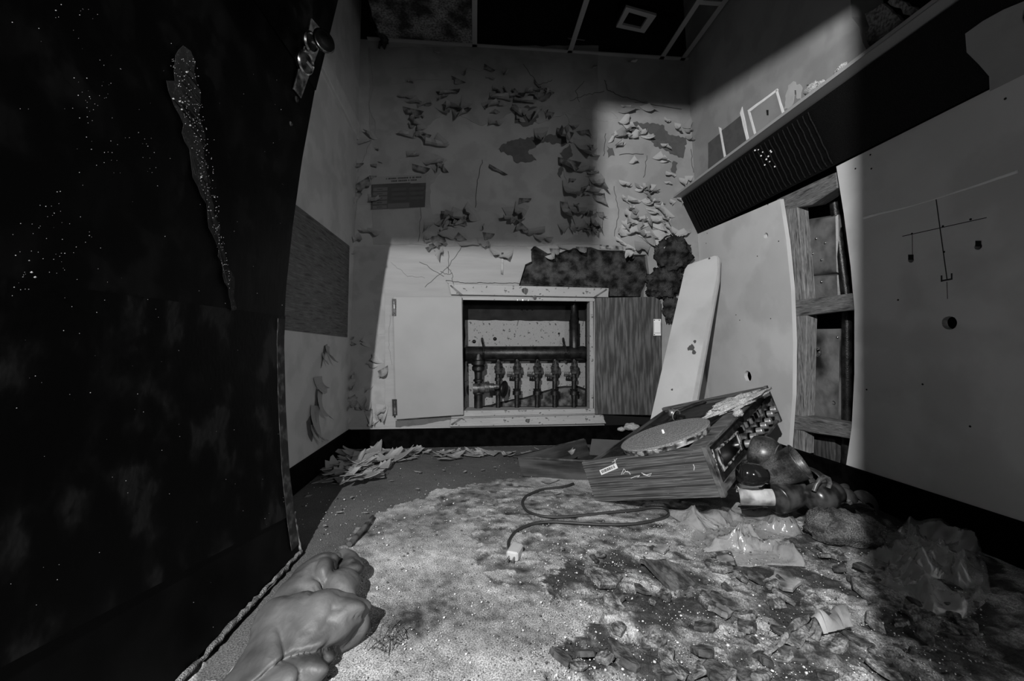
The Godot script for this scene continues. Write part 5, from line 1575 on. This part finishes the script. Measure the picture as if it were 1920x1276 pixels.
# ------------------------------------------------------------------ plastic bags
func bag(called: String, label: String, outline: Array, h: float, m: Material, seed_n: int, amp := 0.5, turn := 0.0, lift := 0.004):
	var nz := FastNoiseLite.new()
	nz.seed = seed_n; nz.frequency = 3.4; nz.fractal_octaves = 2; nz.domain_warp_enabled = true; nz.domain_warp_amplitude = 0.25; nz.domain_warp_frequency = 2.0; nz.fractal_type = FastNoiseLite.FRACTAL_RIDGED
	var n2 := FastNoiseLite.new()
	n2.seed = seed_n + 1; n2.frequency = 1.7; n2.fractal_octaves = 2
	var n3 := FastNoiseLite.new()
	n3.seed = seed_n + 2; n3.frequency = 8.0; n3.fractal_octaves = 2
	var rr := RandomNumberGenerator.new()
	rr.seed = seed_n * 3
	var folds: Array = []
	var pts: Array = []
	var c := Vector3.ZERO
	for q in outline:
		var p := on_floor(q[0], q[1], lift)
		pts.append(p); c += p / outline.size()
	for i in 34:
		var o: Vector3 = (pts[rr.randi() % pts.size()] as Vector3).lerp(c, rr.randf_range(0.1, 0.95))
		var an := turn + rr.randfn(0, 0.55)
		folds.append([o, Vector3(cos(an), 0, sin(an)), rr.randf_range(0.008, 0.022), rr.randf_range(0.05, 0.13)])
	var cv := Curve3D.new()
	for i in pts.size() + 1: cv.add_point(pts[i % pts.size()])
	var L := cv.get_baked_length()
	var st := begin()
	add_sheet(st, 130, 34, func(u, v):
		var o := cv.sample_baked(L * (u if u < 1.0 else 0.0))
		var p := o.lerp(c, 1.0 - v)
		var e: float = sqrt(maxf(0.0, 1.0 - v * v))
		var r: float = nz.get_noise_2d(p.x * 2.2, p.z * 2.2)
		var s: float = n2.get_noise_2d(p.x * 3, p.z * 3)
		var q: float = absf(n3.get_noise_2d(p.x * 1.3 + p.z, p.z * 1.3))
		p.y = lift + h * e * clampf(0.7 + 0.9 * s, 0.12, 1.3) + 0.006 * r * e + 0.006 * q * e
		for f in folds:
			var dd: Vector3 = p - f[0]
			dd.y = 0.0
			var gg: float = dd.dot(f[1]) + 0.012 * s
			p.y += amp * f[2] * minf(1.0, e * 2.0) * exp(-dd.length_squared() / (f[3] * f[3])) * (1.6 * exp(-absf(gg) / 0.009) - 0.5)
		p.y = lift + h * 1.5 * tanh(maxf(p.y - lift, 0.0) / (h * 1.5))
		p.x += 0.015 * r * e
		p.z += 0.02 * s * e
		return p)
	# underside
	add_sheet(st, 60, 2, func(u, v):
		var o := cv.sample_baked(L * (u if u < 1.0 else 0.0))
		return c.lerp(o, 1.0 - v) + Vector3(0, -0.003 * v, 0))
	tag(obj(called, done(st), m), label, "plastic bag")

func bags():
	long_bag()
	bag("plastic_bag", "shiny translucent plastic film spread in front of the record player", [[1250, 962], [1300, 952], [1380, 958], [1440, 958], [1490, 975], [1505, 1000], [1500, 1040], [1512, 1062], [1440, 1058], [1385, 1066], [1370, 1030], [1325, 1035], [1295, 1012], [1300, 992]], 0.066, M.film, 72, 0.85, -0.75)
	bag("plastic_bag", "dim crumpled film heap at the right below the large wall board", [[1625, 1040], [1650, 1010], [1700, 985], [1770, 985], [1830, 1010], [1850, 1060], [1860, 1120], [1810, 1160], [1740, 1150], [1690, 1130], [1650, 1105], [1620, 1075]], 0.075, M.film, 75, 0.9, 0.5)

func long_bag():      # a bag lying along a line, thin and folded
	var nz := FastNoiseLite.new()
	nz.seed = 77; nz.frequency = 12.0; nz.fractal_octaves = 1
	var rr := RandomNumberGenerator.new()
	rr.seed = 14
	var folds: Array = []      # sharp creases: where, across which direction, how deep, how far they run
	for i in 26:
		var o := on_floor([655, 640, 620, 596, 560, 500][i % 6] + rr.randf_range(-45, 45), [1072, 1100, 1145, 1195, 1240, 1280][i % 6] + rr.randf_range(-25, 25), rr.randf_range(0.02, 0.08))
		folds.append([o, Vector3(rr.randf_range(-1, 1), rr.randf_range(-0.5, 0.8), rr.randf_range(-0.6, 0.6)).normalized(), rr.randf_range(0.006, 0.018), rr.randf_range(0.03, 0.08)])
	var n2 := FastNoiseLite.new()
	n2.seed = 78; n2.frequency = 5.0; n2.fractal_octaves = 1
	var n3 := FastNoiseLite.new()
	n3.seed = 79; n3.frequency = 26.0; n3.fractal_octaves = 2
	var cv := Curve3D.new()
	for q in [[650, 1068], [628, 1098], [602, 1143], [574, 1193], [535, 1240], [478, 1290], [410, 1340]]: cv.add_point(on_floor(q[0], q[1], 0.0))
	var L := cv.get_baked_length()
	var st := begin()
	add_sheet(st, 70, 150, func(u, v):
		var o := cv.sample_baked(L * v, true)
		var t := (cv.sample_baked(minf(L, L * v + 0.01)) - cv.sample_baked(maxf(0.0, L * v - 0.01))).normalized()
		var side := t.cross(Vector3.UP).normalized()
		var an: float = TAU * u
		var w: float = sqrt(maxf(0.0, sin(PI * clampf(v * 0.96 + 0.02, 0.0, 1.0))))
		var rx: float = w * lerpf(0.05, 0.085, smoothstep(0.0, 0.7, v)) * (1.0 - 0.28 * exp(-pow((v - 0.52) / 0.06, 2.0)))
		var ry: float = w * lerpf(0.05, 0.026, v) * (1.0 - 0.35 * exp(-pow((v - 0.5) / 0.06, 2.0)))
		var d := side * cos(an) * rx + Vector3.UP * sin(an) * ry
		var p := o + d + Vector3.UP * (ry + 0.004)
		var k: float = 0.030 * n2.get_noise_3dv(p) + 0.003 * n3.get_noise_3dv(p)
		for f in folds:
			var e: Vector3 = p - f[0]
			var g: float = e.dot(f[1]) + 0.012 * nz.get_noise_3dv(p)
			var fall: float = exp(-e.length_squared() / (f[3] * f[3]))
			k += f[2] * fall * (1.0 - 1.8 * exp(-absf(g) / 0.006) + 0.8 * tanh(g / 0.012))
		p += d.normalized() * k * minf(1.0, w * 1.2)
		p.y = maxf(p.y, 0.003 + 0.003 * u * (1.0 - u))
		return p)
	tag(obj("plastic_bag", done(st), M.bag_pale), "pale crumpled plastic bag lying along the foot of the open door", "plastic bag")

# ------------------------------------------------------------------ paint flakes fallen along the wall
func fallen_paint():
	var kinds: Array = []
	for i in 10: kinds.append(flake(0.05 * rng.randf_range(0.7, 1.3), 0.045 * rng.randf_range(0.6, 1.4), rng.randf_range(0.15, 0.9), rng.randf_range(0.1, 0.7), 700 + i))
	for i in 150:
		var px := 0.0
		var py := 0.0
		if i < 70:
			px = 672 + rng.randfn(0, 36); py = 872 + rng.randfn(0, 14) - (px - 672) * 0.20
		elif i < 115:
			px = rng.randf_range(720, 900); py = 850 + rng.randfn(0, 7)
		else:
			px = rng.randf_range(880, 1090); py = 842 + rng.randfn(0, 8)
		if py < 846: py = 846 + rng.randf() * 6
		var near := clampf(1.0 - absf(px - 672) / 130.0, 0.0, 1.0)
		var h := (0.006 + rng.randf() * 0.03 * near) if i < 70 else 0.004 + rng.randf() * 0.008
		var p := on_floor(px, py, h)
		if p.z < -D + 0.03: p.z = -D + 0.03
		var b := Basis(Vector3.UP, rng.randf() * TAU) * Basis(Vector3.RIGHT, -PI / 2 + rng.randf_range(-0.16, 0.2))
		var o := obj("fallen_flake", kinds[i % 10], [M.flake_paint, M.flake_back, M.old_paint][i % 3], self, Transform3D(b.scaled(Vector3.ONE * (rng.randf_range(0.6, 2.0) if i < 70 else rng.randf_range(0.4, 1.3))), p))
		if i < 70: tag(o, "curled grey paint flake in the heap on the floor below the far left corner", "paint flake", "paint flakes heaped in the far left corner")
		elif i < 115: tag(o, "paint flake on the floor below the left cupboard door", "paint flake", "paint flakes below the left cupboard door")
		else: tag(o, "paint flake on the floor below the pipe cupboard frame", "paint flake", "paint flakes below the cupboard frame")
	# lone flakes out on the lino
	for q in [[575, 932, 0.03], [640, 905, 0.03], [660, 930, 0.02], [735, 900, 0.025], [780, 915, 0.02], [790, 885, 0.03], [830, 880, 0.02], [870, 885, 0.02], [905, 880, 0.03], [925, 875, 0.022], [1020, 905, 0.06], [960, 900, 0.02], [690, 960, 0.015], [630, 960, 0.02], [605, 985, 0.02], [1038, 925, 0.03]]:
		var o := obj("fallen_flake", kinds[int(q[0]) % 10], M.flake_back, self, Transform3D(Basis(Vector3.UP, q[0]) * Basis(Vector3.RIGHT, -PI / 2).scaled(Vector3.ONE * q[2] * 16), on_floor(q[0], q[1], 0.006)))
		var near := "beside the open door's edge" if q[0] < 670 else ("in front of the flake heap" if q[0] < 800 else ("in front of the pipe cupboard" if q[0] < 940 else "beside the tray and cable"))
		tag(o, "single pale paint flake lying loose on the floor %s" % near, "paint flake", "loose paint flakes %s" % near)

# ------------------------------------------------------------------ rubble on the floor
func chip(px: float, py: float, r: float, t: float, m: Material, tilt := 0.2, seed_n := 0) -> MeshInstance3D:
	var rr := RandomNumberGenerator.new()
	rr.seed = int(px * 31 + py) + seed_n
	var p := PackedVector2Array()
	var n := rr.randi_range(6, 9)
	for i in n:
		var a := TAU * (i + rr.randf() * 0.6) / n
		p.append(Vector2(cos(a), sin(a) * 0.75) * r * rr.randf_range(0.6, 1.15))
	var st := begin()
	add_slab(st, [ragged(p, r * 0.35, r * 0.06)], t, Transform3D(), t * 0.25)
	var b := Basis(Vector3.UP, rr.randf() * TAU) * Basis(Vector3.RIGHT, -PI / 2 + rr.randf_range(-tilt, tilt)) * Basis(Vector3.UP, rr.randf_range(-tilt, tilt))
	return obj("floor_fragment", done(st), m, self, Transform3D(b, on_floor(px, py, 0.006 + r * tilt * 0.25)))

func rubble():
	# the block of foam with its split, under the wall
	var t := thing("foam_block", "broken lump of gritty grey foam beside the baseboard, split at left", "foam block", Transform3D(Basis(), on_floor(1570, 1000)))
	obj("lump", lump(Vector3(0.085, 0.06, 0.06), 81, 0.35, 0.014, 44, 24, true), M.foam_stone, t, Transform3D(Basis(Vector3.UP, -0.3), on_floor(1582, 998, 0.03)))
	obj("split_piece", lump(Vector3(0.026, 0.058, 0.035), 82, 0.35, 0.02, 24, 16, true), M.foam_stone, t, Transform3D(Basis(Vector3(0, 0, 1), -0.25), on_floor(1532, 990, 0.035)))
	# big dark plate and its neighbours
	var big := [[1255, 1078, 0.062, 0.018, "slab_dark", "dark angular slab of broken floor tilted up in the middle of the rubble"], [1360, 1052, 0.03, 0.006, "flake_back", "white folded paint scrap standing beside the plastic film"],
		[1240, 1030, 0.024, 0.008, "flake_back", "white plaster flake on the dark patch left of the plastic film"], [1345, 1064, 0.035, 0.012, "slab_light", "pale broken chip just below the white folded scrap"],
		[1130, 1085, 0.05, 0.012, "slab_light", "broad pale floor chip left of the dark angular slab"], [1330, 1130, 0.035, 0.01, "slab_light", "light floor chip below the dark angular slab"],
		[1355, 1148, 0.025, 0.01, "flake_back", "white-topped chip right of the lowest light floor chip"], [1525, 1135, 0.032, 0.01, "slab_light", "pale chip above the torn sheet at lower right"],
		[1560, 1038, 0.035, 0.012, "slab_light", "pale rounded chip below the foam block"], [1612, 1012, 0.028, 0.008, "slab_dark", "thin dark tile splinter right of the foam block"],
		[1650, 1120, 0.06, 0.014, "slab_light", "layered pale slab at the left foot of the dim film heap"], [1470, 1090, 0.045, 0.008, "flake_back", "pale strip of chips at the lower edge of the plastic film"]]
	for q in big:
		tag(chip(q[0], q[1], q[2], q[3], M[q[4]], 0.45 if q[0] == 1255 else 0.25), q[5], "floor fragment")
	# torn sheet lying over the rubble
	var f := FF.translated(Vector3(0, 0.022, 0))
	t = thing("torn_sheet", "torn grey floor sheet with a curled white edge at lower right", "torn sheet", Transform3D(Basis(), on_floor(1500, 1200)))
	var st := begin()
	var qs := [on_floor(1425, 1235, 0.01), on_floor(1535, 1190, 0.02), on_floor(1545, 1155, 0.035), on_floor(1510, 1150, 0.03)]
	add_sheet(st, 24, 14, func(u, v): return (qs[0] as Vector3).lerp(qs[1], u).lerp((qs[3] as Vector3).lerp(qs[2], u), v) + Vector3(0, 0.008 * sin(u * 5 + v * 3) + 0.004 * sin(u * 17 + v * 11), 0.006 * sin(u * 13)), 0.004)
	obj("sheet", done(st), M.slab_light, t)
	st = begin()
	add_sheet(st, 14, 10, func(u, v):
		var p := on_floor(1545, 1188, 0.02).lerp(on_floor(1602, 1172, 0.03), u)
		return p + Vector3(0.004 * sin(u * 23), 0.03 * sin(v * 2.4) * (0.6 + 0.4 * sin(u * 9)), -0.03 * v), 0.002, false)
	obj("curled_edge", done(st), M.flake_back, t)
	for q in [[1185, 800, 0.03, "pale plaster lump on the ledge below the right cupboard door"], [1165, 804, 0.016, "tiny plaster lump beside the larger one below the right cupboard door"]]:
		tag(obj("plaster_lump", lump(Vector3(q[2] * 1.4, q[2] * 0.7, q[2]), int(q[0]), 0.5, 0.02, 18, 10), M.plaster_chunk, self, Transform3D(Basis(), at_z(q[0], q[1], -D + 0.012 + q[2]))), q[3], "plaster lump")
	# stick and twig
	st = begin()
	add_tube(st, [on_floor(699, 968, 0.012), on_floor(680, 992, 0.012), on_floor(655, 1020, 0.01)], [0.006, 0.009, 0.008], 6)
	tag(obj("wood_stick", done(st), M.walnut_edge), "short dark stick lying at the edge of the pale floor beyond the bag", "stick")
	st = begin()
	var c := on_floor(727, 1205, 0.01)
	for i in 22:
		var a := rng.randf() * TAU
		var l := rng.randf_range(0.01, 0.03)
		var p := c + Vector3(rng.randfn(0, 0.012), rng.randf() * 0.008, rng.randfn(0, 0.012))
		add_tube(st, [p, p + Vector3(cos(a) * l * 0.5, rng.randf() * 0.02, sin(a) * l * 0.5), p + Vector3(cos(a + 0.3) * l, rng.randf() * 0.016, sin(a + 0.3) * l)], 0.0009, 4)
	tag(obj("twig_cluster", done(st), M.crumb_dark), "little tangle of dry dark twigs on the pale floor right of the bag", "twigs")
	# countable middle-sized pieces
	for i in 110:
		var px := rng.randf_range(1010, 1830)
		var py := rng.randf_range(1030, 1275)
		if py < 1075 and px > 1230 and px < 1520: continue
		var dark := rng.randf() < 0.4
		var o := chip(px, py, rng.randf_range(0.008, 0.03), rng.randf_range(0.004, 0.012), M.slab_dark if dark else M.slab_light, 0.4, i)
		var where := "at the bottom edge of the floor"
		if px < 1130: where = "on the pale floor below the plug"
		elif px > 1640: where = "in the shadow under the dim film heap"
		elif py < 1130: where = "in the rubble around the dark angular slab" if px < 1380 else "in the rubble below the plastic film"
		elif py < 1205: where = "in the rubble left of the torn sheet" if px < 1430 else "in the rubble beside the torn sheet"
		elif px > 1430: where = "in the rubble below the torn sheet"
		tag(o, "%s broken chip of floor screed %s" % ["dark" if dark else "pale", where], "floor fragment", "%s screed chips %s" % ["dark" if dark else "pale", where])
	# crumbs nobody could count
	var mesh := lump(Vector3(1, 0.6, 0.9), 91, 0.6, 0.02, 7, 5)
	for kind in 2:
		var mm := MultiMesh.new()
		mm.transform_format = MultiMesh.TRANSFORM_3D
		mm.mesh = mesh
		mm.instance_count = 3400
		for i in 3400:
			var p := Vector3.ZERO
			var r := rng.randf()
			if r < 0.62: p = on_floor(rng.randf_range(1000, 1850), rng.randf_range(985, 1300))
			elif r < 0.9: p = on_floor(rng.randf_range(600, 1200), rng.randf_range(930, 1300))
			else: p = on_floor(rng.randf_range(560, 1250), rng.randf_range(850, 1000))
			var s := rng.randf_range(0.0006, 0.0018) * (2.2 if rng.randf() < 0.08 else 1.0) * (1.0 if p.z < -1.0 else 0.8)
			p.y = 0.003 + 0.004 * (1.0 if r < 0.62 else 0.0)
			mm.set_instance_transform(i, Transform3D(Basis(Vector3.UP, rng.randf() * TAU).scaled(Vector3.ONE * s), p))
		var o := MultiMeshInstance3D.new()
		o.multimesh = mm
		o.name = "rubble_crumbs" if kind == 0 else "dirt_crumbs"
		o.material_override = M.crumb_light if kind == 0 else M.crumb_dark
		add_child(o)
		tag(o, ["pale plaster crumbs scattered all over the floor", "dark dirt crumbs scattered all over the floor"][kind], "crumbs")
		o.set_meta("kind", "stuff")
